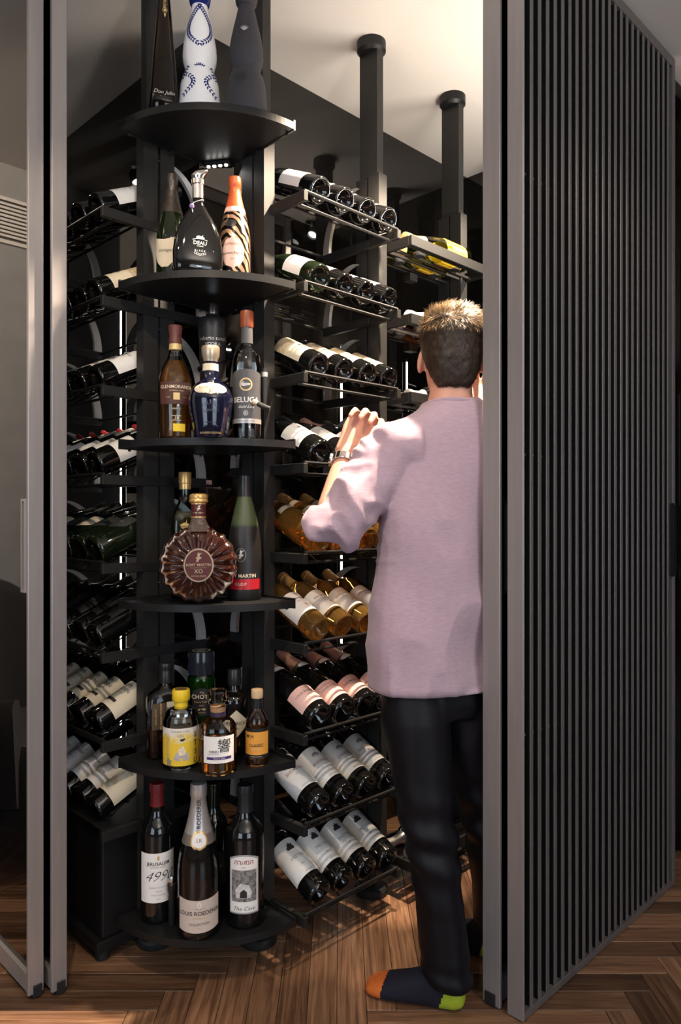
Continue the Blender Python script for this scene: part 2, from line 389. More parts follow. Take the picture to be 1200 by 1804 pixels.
# slatted screen
scr = local('slatted_screen', 'tall dark metal screen of narrow vertical slats on the right', 'screen')
SL = 0.945; ZB, ZT = 0.004, 2.726
MB().box(SP, SP + 0.007, SQ, SQ + 0.044, ZB, ZT, c=0.001).obj('stile', bronze, scr, smooth=False)
MB().box(SP + SL - 0.02, SP + SL, SQ, SQ + 0.044, ZB, ZT, c=0.001).obj('stile', slat_metal, scr, smooth=False)
MB().box(SP + 0.007, SP + SL - 0.02, SQ, SQ + 0.042, ZB, ZB + 0.018, c=0.001).obj('rail', slat_metal, scr, smooth=False)
MB().box(SP + 0.007, SP + SL - 0.02, SQ, SQ + 0.042, ZT - 0.032, ZT, c=0.001).obj('rail', slat_metal, scr, smooth=False)
MB().box(SP + 0.007, SP + SL - 0.02, SQ + 0.036, SQ + 0.040, ZB + 0.018, ZT - 0.032).obj('backing_pane', black_glass, scr, smooth=False)
slat_b = MB().box(-0.0070, 0.0070, 0.0, 0.0035, ZB + 0.018, ZT - 0.032, c=0.0008); nf = len(slat_b.f)
slat_b.box(-0.0055, 0.0055, 0.0035, 0.016, ZB + 0.018, ZT - 0.032)
slat_m = slat_b.mesh('slat', smooth=False); slat_m.materials.append(slat_metal); slat_m.materials.append(black_metal)
for pl_ in slat_m.polygons:
    if pl_.index >= nf: pl_.material_index = 1
NS = 24; pit = (SL - 0.02) / NS
for k in range(1, NS):
    obj('slat', slat_m, None, scr, loc=(SP + 0.0035 + k * pit, SQ + 0.001, 0))
for z in (2.056, 1.369, 0.682):
    MB().tube([(SP + 0.007, SQ + 0.0185, z), (SP + SL - 0.02, SQ + 0.0185, z)], 0.0038, 8).obj('cross_rod', slat_metal, scr)
h = MB(); a, b = SP + SL - 0.030, SP + SL - 0.008
h.box(a, a + 0.004, SQ - 0.006, SQ + 0.002, 1.02, 1.26); h.box(b - 0.004, b, SQ - 0.006, SQ + 0.002, 1.02, 1.26)
h.box(a, b, SQ - 0.006, SQ + 0.002, 1.02, 1.026); h.box(a, b, SQ - 0.006, SQ + 0.002, 1.254, 1.26)
h.obj('handle', black_metal, scr, smooth=False)

# air grille on the left wall, seen in the door glass
gr = local('air_grille', 'white linear slot grille high on the grey wall, mirrored in glass door', 'grille')
MB().box(-1.2, 0.45, 3.285, 3.30, 2.40, 2.415).obj('frame', plaster, gr, smooth=False)
MB().box(-1.2, 0.45, 3.285, 3.30, 2.585, 2.60).obj('frame', plaster, gr, smooth=False)
MB().box(-1.2, 0.45, 3.296, 3.2995, 2.415, 2.585).obj('backing', dark_plastic, gr, smooth=False)
blade = MB().box(-1.2, 0.45, 3.284, 3.296, -0.005, 0.005).mesh('blade', smooth=False); blade.materials.append(plaster)
for k in range(9): obj('blade', blade, None, gr, loc=(0, 0, 2.432 + k * 0.0172))

# upholstered tub chair in the front room, seen in the door glass
ch = thing('armchair', 'dark grey upholstered tub armchair mirrored low in the left door', 'armchair', tuple(pq(0.34, 2.70)), radians(20))
fab = M('chair_fabric', (0.02, 0.018, 0.018), 0.9, var=0.2, vscale=60, sheen=0.2)
MB().rings([(0.16, 0.28, 0.27, 4), (0.20, 0.30, 0.29, 3.4), (0.40, 0.305, 0.295, 3.2), (0.45, 0.29, 0.28, 3)], 32).obj('seat', fab, ch)
bk = MB(); vs, fsx = [], []
for i in range(25):
    t = radians(-20 + 220 * i / 24)
    top = 0.62 + 0.36 * max(0, sin(t)) ** 1.5
    for r_, z in ((0.30, 0.24), (0.335, 0.26), (0.37, top - 0.02), (0.35, top), (0.32, top - 0.01), (0.30, top - 0.06)):
        vs.append((r_ * cos(t), r_ * sin(t), z))
for i in range(24):
    for k in range(6):
        a, b = i * 6 + k, i * 6 + (k + 1) % 6
        fsx.append((a, b, b + 6, a + 6))
fsx += [tuple(range(6)), tuple(24 * 6 + k for k in reversed(range(6)))]
bk.add(vs, fsx).obj('backrest', fab, ch, angle=60)
for sx in (-1, 1):
    for sy in (-1, 1):
        MB().tube([(sx * 0.19, sy * 0.19, 0.18), (sx * 0.23, sy * 0.23, 0.0)], [0.016, 0.011], 10).obj('leg', black_metal, ch)

# lamp body added out of view for the uplighter that brightens the front ceiling
fl = thing('added_floor_lamp', 'slim black uplighter floor lamp added behind the viewer to brighten the ceiling', 'floor lamp', (1.41, -1.13, 0))
MB().lathe([(0, 0), (0.14, 0), (0.14, 0.012), (0.02, 0.02), (0, 0.02)], 32).obj('base', black_metal, fl)
MB().tube([(0, 0, 0.02), (0, 0, 1.72)], 0.011, 12).obj('pole', black_metal, fl)
MB().lathe([(0, 1.70), (0.03, 1.70), (0.12, 1.775), (0.125, 1.785), (0.118, 1.785), (0.03, 1.72), (0, 1.72)], 32).obj('bowl', black_metal, fl)

# ceiling spotlights of the wine room and the added front-room fill spots: a small can with a glowing lens
for k, (l, (pos, aim, w_, c_)) in enumerate(zip(LAMPS, SPOTS)):
    names = ['above the person', 'near the glass end wall', 'above the left rack', 'in front of the corner shelves, added fill',
             'in front of the slatted screen, added fill', 'in front of the left glass doors, added fill', 'near the grey wall on the left, added to light it']
    s = thing('ceiling_spotlight', 'small black ceiling spotlight ' + names[k], 'spotlight', (pos[0], pos[1], CEIL), 0, 'ceiling spotlights')
    MB().lathe([(0, 0), (0.032, 0), (0.032, -0.012), (0.006, -0.012), (0.006, -0.04), (0, -0.04)], 20).obj('base', chrome, s)
    T = Matrix.Translation(Vector(pos) - Vector((pos[0], pos[1], CEIL))) @ (Vector(aim) - Vector(pos)).to_track_quat('-Z', 'Y').to_matrix().to_4x4()
    hd = MB().lathe([(0, 0.07), (0.026, 0.068), (0.03, 0.06), (0.03, 0.012), (0.026, 0.012), (0.026, 0.03), (0, 0.03)], 20, T=T).obj('head', black_metal, s)
    MB().lathe([(0, 0.028), (0.024, 0.028), (0.024, 0.024), (0, 0.024)], 20, T=T).obj('lens', led_dot, hd)

# ------------------------------------------------------------------ racks
def rack_post(parent, x, zt=CEIL):
    """rack post in rack frame: x along the rack, y towards the necks"""
    poly = [(-0.019, -0.05), (0.019, -0.05), (0.019, -0.004), (0.010, -0.004), (0.010, 0.004), (0.019, 0.004), (0.019, 0.05),
            (-0.019, 0.05), (-0.019, 0.004), (-0.010, 0.004), (-0.010, -0.004), (-0.019, -0.004)]
    T = Matrix.Translation((x, 0, 0))
    p = MB().extrude(poly, 0.09, 2.31, T).obj('post', post_metal, parent, smooth=False)
    MB().box(x - 0.0145, x + 0.0145, -0.038, 0.038, 2.31, zt - 0.012).obj('upper_tube', post_metal, p, smooth=False)
    MB().lathe([(0, -0.04), (0.038, -0.04), (0.047, -0.03), (0.047, 0.0), (0, 0.0)], 32, Matrix.Translation((x, 0, zt))).obj('ceiling_flange', black_metal, p)
    f = MB().lathe([(0, 0), (0.052, 0), (0.054, 0.004), (0.054, 0.018), (0.048, 0.024), (0.014, 0.027), (0.014, 0.09), (0, 0.09)], 32, Matrix.Translation((x, 0, 0)))
    f.obj('foot_disc', dark_plastic, p)
    return p
def arc_pts(n=12, y0=0.185, y1=0.045, h=0.185):
    return [(y1 + (y0 - y1) * cos(t), h * sin(t)) for t in [pi / 2 * i / n for i in range(n + 1)]]
def side_bracket(parent, x, z, flip):
    b = MB().box(x - 0.008, x + 0.008, -0.148, 0.185, z - 0.014, z + 0.014, c=0.0015).obj('side_bracket', bar_metal, parent, smooth=False)
    if abs(x) > .3: MB().box(x - 0.0095, x + 0.0095, -0.028, 0.028, z - 0.007, z + 0.007, c=0.001).obj('latch_plate', dark_plastic, b, smooth=False)
    return b
def arc_bracket(parent, x, z):
    m = MB(); pts = arc_pts(); n = len(pts); vs = []
    inner = [(y - 0.028 * (1 - 0.3 * i / n), max(zz - 0.004 * i / n, 0)) for i, (y, zz) in enumerate(pts)]
    for dx in (-0.006, 0.006):
        vs += [(x + dx, y, z + 0.012 + zz) for y, zz in pts] + [(x + dx, y, z + 0.012 + zz) for y, zz in inner]
    fs = []
    for i in range(n - 1):
        a, b, c, d_ = i, i + 1, n + i + 1, n + i
        fs += [(a, d_, c, b), (2 * n + a, 2 * n + b, 2 * n + c, 2 * n + d_), (a, b, 2 * n + b, 2 * n + a), (d_, 2 * n + d_, 2 * n + c, c)]
    fs += [(0, 2 * n, 3 * n, n), (n - 1, 2 * n - 1, 4 * n - 1, 3 * n - 1)]
    return m.add(vs, fs).obj('arc_support', arc_metal, parent, smooth=False)
def bottle_tray(parent, x0, x1, z, centres, tilt):
    """one row: front rail with the side brackets, back rail, cradle wire under each bottle"""
    t = MB().tube([(x0, -0.140, z + 0.016), (x1, -0.140, z + 0.016)], 0.0045, 8).obj('bottle_tray', rack_metal, parent)
    MB().tube([(x0, -0.112, z - 0.012), (x1, -0.112, z - 0.012)], 0.004, 8).obj('lower_rail', rack_metal, t)
    MB().tube([(x0, 0.178, z + 0.006), (x1, 0.178, z + 0.006)], 0.0045, 8).obj('back_rail', bar_metal, t)
    MB().tube([(x0, 0.060, z + 0.072), (x1, 0.060, z + 0.072)], 0.004, 8).obj('neck_rail', rack_metal, t)
    for x in (x0, x1):
        side_bracket(t, x, z, 0); arc_bracket(t, x, z)
        MB().tube([(x, 0.06, z + 0.072), (x, 0.06, z)], 0.004, 6).obj('rail_stay', rack_metal, t)
    w = MB(); c, s = cos(tilt), sin(tilt)
    for xc in centres:
        for d in (0.028, 0.085):
            pts = []
            for k in range(9):
                a = radians(-150 + 120 * k / 8); r = 0.0425
                pts.append((xc + r * cos(a), -0.125 + d * c - r * sin(a) * s, z + 0.042 + d * s + r * sin(a) * c))
            w.tube(pts, 0.0025, 5)
        w.tube([(xc, -0.112, z - 0.012), (xc, -0.125 + 0.085 * c + 0.043 * s, z + 0.042 + 0.085 * s - 0.043 * c), (xc, 0.06, z + 0.072)], 0.0025, 5)
    w.obj('cradle_wire', rack_metal, t)
    return t
TILT = radians(25)
OR_, OL_ = Vector((-0.21, 2.08, 0)), Vector((-0.53, 2.08, 0))
RR, RL = Matrix.Translation(OR_) @ Matrix.Rotation(radians(45), 4, 'Z'), Matrix.Translation(OL_) @ Matrix.Rotation(radians(-45), 4, 'Z')
BAY = 0.4384
R_Z = [EYE + 0.8625 - 0.2450 * k for k in range(9)]
L_Z = [EYE + 0.818 - 0.2405 * k for k in range(8)]
R_X = [0.092 + 0.0965 * i for i in range(4)]
L_X = [-(0.10 + 0.0965 * i) for i in range(6)]
rackR = thing('wine_rack', 'black metal wine rack on ceiling-high posts, right of the corner shelves', 'wine rack', tuple(OR_), radians(45))
for k in (1, 2, 3): rack_post(rackR, BAY * k)
for z in R_Z: bottle_tray(rackR, 0.018, BAY - 0.034, z, R_X, TILT)
def flat_tray(parent, x0, x1, z):
    f = MB().box(x0, x1, -0.150, -0.138, z - 0.018, z + 0.014, c=0.001).obj('display_tray', rack_metal, parent, smooth=False)
    MB().box(x0, x1, 0.03, 0.04, z - 0.018, z + 0.014, c=0.001).obj('tray_back', rack_metal, f, smooth=False)
    for x in (x0, x1 - 0.012): MB().box(x, x + 0.012, -0.138, 0.03, z - 0.018, z + 0.014, c=0.001).obj('tray_side', rack_metal, f, smooth=False)
    for y in (-0.129, -0.071, -0.042, 0.016): MB().box(x0 + 0.012, x1 - 0.012, y - 0.004, y + 0.004, z - 0.016, z - 0.008).obj('tray_bar', bar_metal, f, smooth=False)
    for x in (x0 + 0.10, x0 + 0.29):
        for y in (-0.1, -0.013):
            MB().lathe([(0, -0.02), (0.018, -0.02), (0.02, -0.016), (0.02, -0.006), (0, -0.006)], 16, Matrix.Translation((x, y, z))).obj('rest_pad', dark_plastic, f)
    MB().box((x0 + x1) / 2 - 0.02, (x0 + x1) / 2 + 0.02, 0.02, 0.05, z - 0.045, z - 0.018).obj('lamp_box', bar_metal, f, smooth=False)
for z in R_Z: flat_tray(rackR, BAY + 0.022, 2 * BAY + 0.02, z)
rackL = thing('wine_rack', 'black metal wine rack in shade, left of the corner shelves', 'wine rack', tuple(OL_), radians(-45))
rack_post(rackL, -0.70)
for z in L_Z: bottle_tray(rackL, -0.665, -0.012, z, L_X, TILT)
bx_ = MB().box(-0.66, -0.04, -0.13, 0.12, 0.06, 0.36, c=0.004).obj('base_box', black_metal, rackL, smooth=False)
MB().box(-0.67, -0.03, -0.15, 0.14, 0.03, 0.06, c=0.002).obj('base_plinth', black_metal, bx_, smooth=False)
for y in (-0.12, 0.11):
    for x in (-0.64, -0.06): MB().lathe([(0, 0), (0.02, 0), (0.02, 0.03), (0, 0.03)], 12, Matrix.Translation((x, y, 0))).obj('base_foot', dark_plastic, bx_)

# corner shelf unit: two posts with six quarter-round shelves
APX, SR = Vector((-0.357, 2.20)), 0.329
unit = thing('corner_shelf_unit', 'black corner unit of six quarter-round shelves between two tall posts', 'shelf unit', (APX.x, APX.y, 0))
for O_, rz in ((Vector((-0.236, 2.115, 0)), 45), (Vector((-0.530, 2.115, 0)), -45)):
    g = rack_post(unit, 0.0)
    g.location = (O_.x - APX.x, O_.y - APX.y, 0); g.rotation_euler = (0, 0, radians(rz))
SH_Z = [EYE + 1.049 - 0.4255 * k for k in range(6)]
arcp = [(SR * cos(radians(225 + 90 * i / 36)), SR * sin(radians(225 + 90 * i / 36))) for i in range(37)]
for k, z in enumerate(SH_Z):
    inset = 0.012
    poly = arcp + [(0.025, -inset), (-0.025, -inset)]
    s = MB().extrude(poly, z - 0.019, z).obj('quarter_shelf', black_metal, unit, smooth=False)
    for sx in (-1, 1):
        a = Vector((sx * 0.027, -0.012 - 0.005)); b = Vector((arcp[-1][0] * sx if sx > 0 else arcp[0][0], arcp[0][1]))
        dv = (b - a).normalized(); nrm = Vector((dv.y, -dv.x)) * (1 if sx > 0 else -1)
        m = MB(); q0, q1 = a + nrm * -0.0, b
        p4 = [a, b, b - nrm * 0.006, a - nrm * 0.006]
        if sx < 0: p4.reverse()
        e = m.extrude([tuple(v) for v in p4], z - 0.021, z + 0.006).obj('edge_strip', black_metal, s, smooth=False)
        for f in (0.12, 0.45, 0.9):
            c_ = a + (b - a) * f
            MB().lathe([(0, -0.026), (0.004, -0.026), (0.004, -0.021), (0, -0.021)], 8, Matrix.Translation((c_.x, c_.y, z))).obj('fixing_screw', bar_metal, s)
# LED bar under the top shelf and vertical LED strips on the glass wall
lb = thing('led_bar', 'tiny four-dot light bar under the top corner shelf', 'light bar', (-0.358, 2.150, SH_Z[0] - 0.019 - 0.012), radians(-12))
MB().box(-0.038, 0.038, -0.008, 0.008, 0.0, 0.012, c=0.001).obj('housing', black_metal, lb, smooth=False)
for k in range(4):
    MB().lathe([(0, -0.003), (0.0045, -0.003), (0.0045, 0.001), (0, 0.001)], 12, Matrix.Translation((-0.027 + 0.018 * k, -0.003, 0))).obj('led_lens', led_dot, lb)
for loc, lab in ((pq(1.955, WQ - 0.004), 'bright vertical light strip behind the bottles of the right rack'),
                 (pq(2.335, WQ - 0.004), 'bright vertical light strip left of the head of the person'),
                 (pq(2.60, WQ - 0.004), 'thin vertical light strip behind the head of the person')):
    s = thing('led_strip', lab, 'light strip', tuple(loc), radians(45), 'light strips')
    MB().box(-0.006, 0.006, -0.004, 0.003, 0.25, 1.86).obj('channel', bar_metal, s, smooth=False)
    MB().box(-0.0042, 0.0042, -0.006, -0.004, 0.26, 1.85).obj('diffuser', led, s, smooth=False)
s = thing('led_strip', 'vertical light strip behind the bottles of the left rack', 'light strip', tuple(pq(WP - 0.004, 2.44)), radians(-45), 'light strips')
MB().box(-0.006, 0.006, -0.004, 0.003, 0.25, 2.0).obj('channel', bar_metal, s, smooth=False)
MB().box(-0.0042, 0.0042, -0.006, -0.004, 0.26, 1.98).obj('diffuser', led, s, smooth=False)

# ------------------------------------------------------------------ bottles
def scale_prof(t, r, H, r0, H0): return [(a * r / r0, z * H / H0) for a, z in t]
BORD = [(0, .03), (.012, .026), (.024, .008), (.029, .0008), (.033, 0), (.0368, .003), (.0375, .01), (.0375, .185), (.0368, .196), (.033, .208), (.025, .220),
        (.0185, .231), (.0155, .243), (.0145, .262), (.0142, .281), (.0158, .282), (.0158, .296), (.0150, .2995), (0, .30)]
CHAM = [(0, .035), (.012, .03), (.026, .01), (.033, .0008), (.038, 0), (.0425, .004), (.0435, .012), (.0435, .12), (.0428, .14), (.0395, .165), (.034, .19), (.027, .217),
        (.0205, .243), (.0165, .265), (.015, .284), (.0168, .286), (.0168, .30), (.0160, .313), (0, .315)]
def bordeaux(r=.0375, H=.30): return scale_prof(BORD, r, H, .0375, .30)
def champagne(r=.0435, H=.315): return scale_prof(CHAM, r, H, .0435, .315)

class Kind:
    def __init__(s, name): s.name = name; s.parts = []
    def add(s, name, m, mat, parent=-1, label=None):
        m.materials.append(mat); s.parts.append((name, m, parent, label)); return len(s.parts) - 1
def outer(prof):
    pts = [p for i, p in enumerate(prof) if i >= 4 or len(prof) < 9]
    def f(z):
        for (r0, z0), (r1, z1) in zip(pts, pts[1:]):
            if z0 <= z <= z1 and z1 > z0: return r0 + (r1 - r0) * (z - z0) / (z1 - z0)
        return pts[0][0] if z < pts[0][1] else pts[-1][0]
    return f
def sliced(geo, step=.004):
    """cuts flat print into narrow strips so that it can be bent round the glass"""
    xs = [v.x for v in geo[0]]
    if not xs: return geo
    bm = bmesh.new(); bv = [bm.verts.new(v) for v in geo[0]]
    for f in geo[1]:
        try: bm.faces.new([bv[i] for i in f])
        except ValueError: pass
    x = math.ceil(min(xs) / step) * step
    while x < max(xs):
        bmesh.ops.bisect_plane(bm, geom=bm.verts[:] + bm.edges[:] + bm.faces[:], plane_co=(x, 0, 0), plane_no=(1, 0, 0)); x += step
    bm.verts.index_update(); out = ([v.co.copy() for v in bm.verts], [tuple(v.index for v in f.verts) for f in bm.faces]); bm.free(); return out
def wrap_geo(geo, rf, zc, a0, off, flat=None, sxy=(1, 1)):
    vs = []
    if flat is None: geo = sliced(geo)
    for v in geo[0]:
        z = zc + v.y
        if flat is not None: vs.append((a0 + v.x, -flat - off, z))
        else:
            r = rf(z); a = a0 + v.x / max(r, .01); vs.append(((r + off) * sxy[0] * sin(a), -(r + off) * sxy[1] * cos(a), z))
    return vs, geo[1]
def label_geo(rf, z0, z1, half, a0=0.0, off=.0005, n=14, nz=4, shape='rect', sxy=(1, 1)):
    """paper wrapped on the glass; shape cuts its outline"""
    vs, fs = [], []
    for k in range(nz + 1):
        v = k / nz
        for i in range(n + 1):
            u = -1 + 2 * i / n; z = z0 + (z1 - z0) * v; w = half
            if shape == 'arch': z = z0 + (z1 - z0 - .012 * (u * u)) * v
            elif shape == 'arcdown': z = z0 + .006 * (u * u) + (z1 - z0) * v
            elif shape == 'oval': w = half * sqrt(max(0.0, 1 - (2 * v - 1) ** 2)) + 1e-4
            elif shape == 'shield': w = half * (1.0 if v > .55 else .25 + .75 * sin(pi / 2 * v / .55)); z = z + (.010 * abs(u) ** 1.5 if v > .5 else 0)
            elif shape == 'diamond': w = half * (1 - abs(2 * v - 1)) + 1e-4
            r = rf(z) + off; a = a0 + u * w
            vs.append((r * sxy[0] * sin(a), -r * sxy[1] * cos(a), z))
    for k in range(nz):
        for i in range(n):
            a = k * (n + 1) + i; fs.append((a, a + 1, a + n + 2, a + n + 1))
    return vs, fs
def cap_prof(prof, z0, off=.0007):
    f = outer(prof); top = [(r + off, z + off * .5) for r, z in prof if z > z0 + 1e-4 and r > 0]
    return [(f(z0), z0), (f(z0) + off, z0)] + top + [(0, prof[-1][1] + off * 1.2)]
TH = radians
def wine(name, prof, glass, cap=None, labels=(), texts=(), seg=28, shapes=()):
    """labels: (z0, z1, half degrees, material, shape, centre degrees); texts: (string, size, z, material, label index, shear, bold, centre degrees)"""
    k = Kind(name); f = outer(prof)
    k.add('glass_body', MB().lathe(prof, seg).mesh('glass_body', angle=50), glass)
    if cap:
        for c in (cap if isinstance(cap, list) else [cap]):
            z0, mat, nm = c[:3]
            if len(c) > 3:
                z1 = c[3]; pr = [(f(z0), z0)] + [(f(z0 + (z1 - z0) * t / 6) + .0008, z0 + (z1 - z0) * t / 6) for t in range(7)] + [(f(z1), z1)]
                k.add(nm, MB().lathe(pr, seg).mesh(nm, angle=50), mat)
            else: k.add(nm, MB().lathe(cap_prof(prof, z0), seg).mesh(nm, angle=50), mat)
    li = []; lo = []
    for l in labels:
        lo.append(l[6] if len(l) > 6 else .0005)
        z0, z1, half, mat = l[:4]; shp = l[4] if len(l) > 4 else 'rect'; a0 = TH(l[5]) if len(l) > 5 else 0
        nz = 10 if shp in ('oval', 'shield', 'diamond') else 4
        li.append(k.add('paper_label', MB().add(*label_geo(f, z0, z1, TH(half), a0, nz=nz, shape=shp, off=.0005 if len(l) < 7 else l[6])).mesh('paper_label', angle=60), mat))
    for t in texts:
        s_, size, z, mat, idx = t[:5]; sh = t[5] if len(t) > 5 else 0; bd = t[6] if len(t) > 6 else 0; a0 = TH(t[7]) if len(t) > 7 else 0
        k.add('lettering', MB().add(*wrap_geo(text_geo(s_, size, sh, bd), f, z, a0, (lo[idx] if idx is not None and lo else 0) + .0004)).mesh('lettering', smooth=False), mat, li[idx] if idx is not None and li else 0)
    for si, (pts, z, mat, idx) in enumerate(shapes):       # flat printed emblems as polygons in label coordinates
        m = MB()
        for poly in pts:
            vs = [Vector((x, y, 0)) for x, y in poly]; m.add(*wrap_geo((vs, [tuple(range(len(vs)))]), f, z, 0, (lo[idx] if idx is not None and lo else 0) + .0003 + .0001 * si))
        k.add('emblem', m.mesh('emblem', smooth=False), mat, li[idx] if li and idx is not None else 0)
    return k
def spawn(k, T, label, cat='bottle', group=None, name=None):
    root = obj(name or k.name, None); root.empty_display_size = 0.03; root.matrix_world = T
    tag(root, label, cat, group); made = []
    for nm, m, par, lab in k.parts:
        o = obj(nm, m, None, root if par < 0 else made[par]); made.append(o)
        if lab: o['label'] = lab
        if nm in ('leaf_pattern', 'relief'): o['kind'] = 'stuff'
    return root
def bars(zs, half, h=.0012): return [[(-half * w, z - h / 2), (half * w, z - h / 2), (half * w, z + h / 2), (-half * w, z + h / 2)] for z, w in zs]
def ell(cx, cy, rx, ry, n=16): return [(cx + rx * cos(2 * pi * i / n), cy + ry * sin(2 * pi * i / n)) for i in range(n)]
def ring(cx, cy, rx, ry, t, n=20):
    out = []
    for i in range(n):
        a, b = 2 * pi * i / n, 2 * pi * (i + 1) / n
        out.append([(cx + rx * cos(a), cy + ry * sin(a)), (cx + rx * cos(b), cy + ry * sin(b)), (cx + (rx - t) * cos(b), cy + (ry - t) * sin(b)), (cx + (rx - t) * cos(a), cy + (ry - t) * sin(a))][::-1])
    return out
HORSE = [[(-.010, -.008), (.006, -.009), (.009, -.004), (.006, .002), (.009, .008), (.004, .005), (-.001, .011), (-.003, .005), (-.006, .009), (-.006, .002), (-.011, -.002)]]
CREST = [[(-.012, 0), (.012, 0), (.013, .004), (.006, .008), (0, .010), (-.006, .008), (-.013, .004)]] + [[(x - .0012, .009), (x + .0012, .009), (x, .019)] for x in (.004,)] + [[(x - .003, -.0045), (x + .003, -.0045), (x + .003, -.001), (x - .003, -.001)] for x in (-.008, 0, .008)]
CENTAUR = [[(-.007, -.010), (-.002, -.011), (.002, -.004), (.006, -.003), (.007, .001), (.002, .002), (.004, .008), (.010, .012), (.002, .011), (-.001, .014), (-.003, .009), (-.003, .002), (-.008, -.001), (-.004, -.004)]]
foil_seam = M('foil_seam', (0.10, 0.09, 0.05), 0.5, 0.4, var=0.1)
bg = black_glass
K = {}
K['cream'] = wine('wine_bottle', bordeaux(), bg, (.236, black_cap, 'capsule'), [(.055, .150, 100, paper)],
                  [('CHATEAU', .012, .118, ink, 0), ('GRAND VIN', .007, .102, grey_ink, 0)], shapes=[(CREST, .072, grey_ink, 0)])
K['green'] = wine('wine_bottle', champagne(.041, .30), green_black, (.225, black_cap, 'capsule'), [(.045, .125, 95, paper)],
                  [('DOMAINE', .011, .095, ink, 0), ('2018', .007, .07, grey_ink, 0)])
K['white'] = wine('wine_bottle', bordeaux(.0372), bg, (.236, black_cap, 'capsule'), [(.055, .140, 100, paper)],
                  [('RESERVE', .010, .112, ink, 0), ('2016', .008, .09, red_ink, 0)])
K['ornate'] = wine('wine_bottle', bordeaux(.0378), bg, (.236, black_cap, 'capsule'), [(.048, .118, 100, cream), (.118, .165, 100, tan_label)],
                   [('ALMA', .015, .092, ink, 0), ('RIOJA', .012, .070, ink, 0)], shapes=[(CREST + CENTAUR, .140, grey_ink, 1)])
K['bigwhite'] = wine('wine_bottle', champagne(.0425, .31), bg, (.225, black_cap, 'capsule'), [(.050, .135, 85, paper)],
                     [('Brut', .013, .108, grey_ink, 0, .3), ('BLANC', .007, .085, grey_ink, 0)])
K['rosefoil'] = wine('champagne_bottle', champagne(.042, .315), bg, (.215, copper, 'foil'), [(.050, .12, 80, paper)], [('ROSE', .01, .09, ink, 0)])
K['blackfoil'] = wine('champagne_bottle', champagne(.042, .315), bg, (.215, dark_foil, 'foil'), [(.050, .12, 80, paper)], [('BRUT', .01, .09, ink, 0)])
K['amber'] = wine('champagne_bottle', champagne(.043, .315), amber_wine, [(.262, gold, 'foil'), (.226, cream, 'neck_label', .250)], [(.150, .172, 50, cream)],
                  [('C', .016, .161, ink, 0, .4)])
K['rose'] = wine('wine_bottle', bordeaux(.0385, .305), rose_wine, (.238, gold, 'capsule'), [(.055, .150, 95, paper)],
                 [('Whispering', .0125, .118, ink, 0, .5), ('ANGEL', .006, .104, grey_ink, 0)], shapes=[([ell(.008, 0, .004, .004)], .082, gold_print, 0)])
K['pink'] = wine('champagne_bottle', champagne(.0435, .32), bg, [(.222, copper, 'foil'), (.207, foil_seam, 'neck_band', .222)], [(.030, .100, 80, pink_label), (.196, .218, 38, paper, 'oval', 0, .0018)],
                 [('LOUIS ROEDERER', .0105, .075, ink, 0), ('ROSE', .006, .060, grey_ink, 0), ('VINTAGE', .005, .05, grey_ink, 0)])
K['crest'] = wine('wine_bottle', bordeaux(.0400, .330), bg, (.258, black_cap, 'capsule'), [(.052, .178, 100, paper)],
                  [('SHORESH', .0140, .118, red_ink, 0), ('2019', .006, .102, grey_ink, 0), ('JUDEAN HILLS', .005, .06, grey_ink, 0)], shapes=[(CREST, .145, grey_ink, 0)])
K['horse'] = wine('wine_bottle', bordeaux(.0400, .330), bg, (.258, black_cap, 'capsule'), [(.052, .178, 100, paper)],
                  [('MISTER', .0140, .112, grey_ink, 0), ('2017', .006, .085, red_ink, 0), ('VINEYARD', .005, .06, grey_ink, 0)], shapes=[([[(x*1.3, y*1.3) for x, y in p_] for p_ in HORSE], .150, ink, 0)])
ribbon_red = M('ribbon_red', (0.32, 0.012, 0.02), 0.6, var=0.1); ribbon_white = M('ribbon_white', (0.72, 0.70, 0.68), 0.6, var=0.05)
K['ribbon'] = wine('wine_bottle', bordeaux(.0385, .30), bg, (.236, black_cap, 'capsule'), [(.06, .13, 60, paper, 'rect', 55)], [('LAGER', .010, .1, ink, 0, 0, 0, 55)])
def ribbon_part(k):
    r = MB(); w = MB()
    for i in range(3):
        pts = [(.017 * cos(t), .017 * sin(t), .245 + .012 * i + .004 * sin(3 * t)) for t in [2 * pi * j / 16 for j in range(17)]]
        (r if i % 2 else w).tube(pts, .0055, 6)
    r.tube([(-.02, -.012, .245), (-.05, -.03, .24), (-.075, -.025, .25)], [.006, .009, .004], 6)
    w.tube([(.02, -.012, .25), (.045, -.034, .245), (.07, -.028, .255)], [.006, .010, .004], 6)
    k.add('red_ribbon', r.mesh('red_ribbon'), ribbon_red); k.add('white_ribbon', w.mesh('white_ribbon'), ribbon_white)
    g = MB().box(-.022, .022, -.0425, -.0415, .175, .235, T=Matrix.Rotation(radians(18), 4, 'Y'))
    i = k.add('paper_tag', g.mesh('paper_tag', smooth=False), paper)
ribbon_part(K['ribbon'])
K['shield'] = wine('champagne_bottle', champagne(.0445, .32), green_black, (.225, dark_foil, 'foil'), [(.07, .135, 48, M('dark_shield', (.035, .034, .033), .6, var=.3, vscale=120), 'shield')],
                   [('Vintage', .012, .108, grey_ink, 0, .3)])
K['shieldlight'] = wine('champagne_bottle', champagne(.0445, .32), green_black, (.225, dark_foil, 'foil'), [(.07, .135, 48, cream, 'shield')], [('Vintage', .012, .108, ink, 0, .3)])
K['black'] = wine('wine_bottle', bordeaux(.0385, .305), bg, (.238, M('pewter_cap', (.10, .095, .09), .35, .7, var=.1), 'capsule'), [(.06, .145, 45, M('black_label', (.010, .010, .011), .5, var=.1))],
                  [('RESERVA', .008, .12, gold_print, 0)])
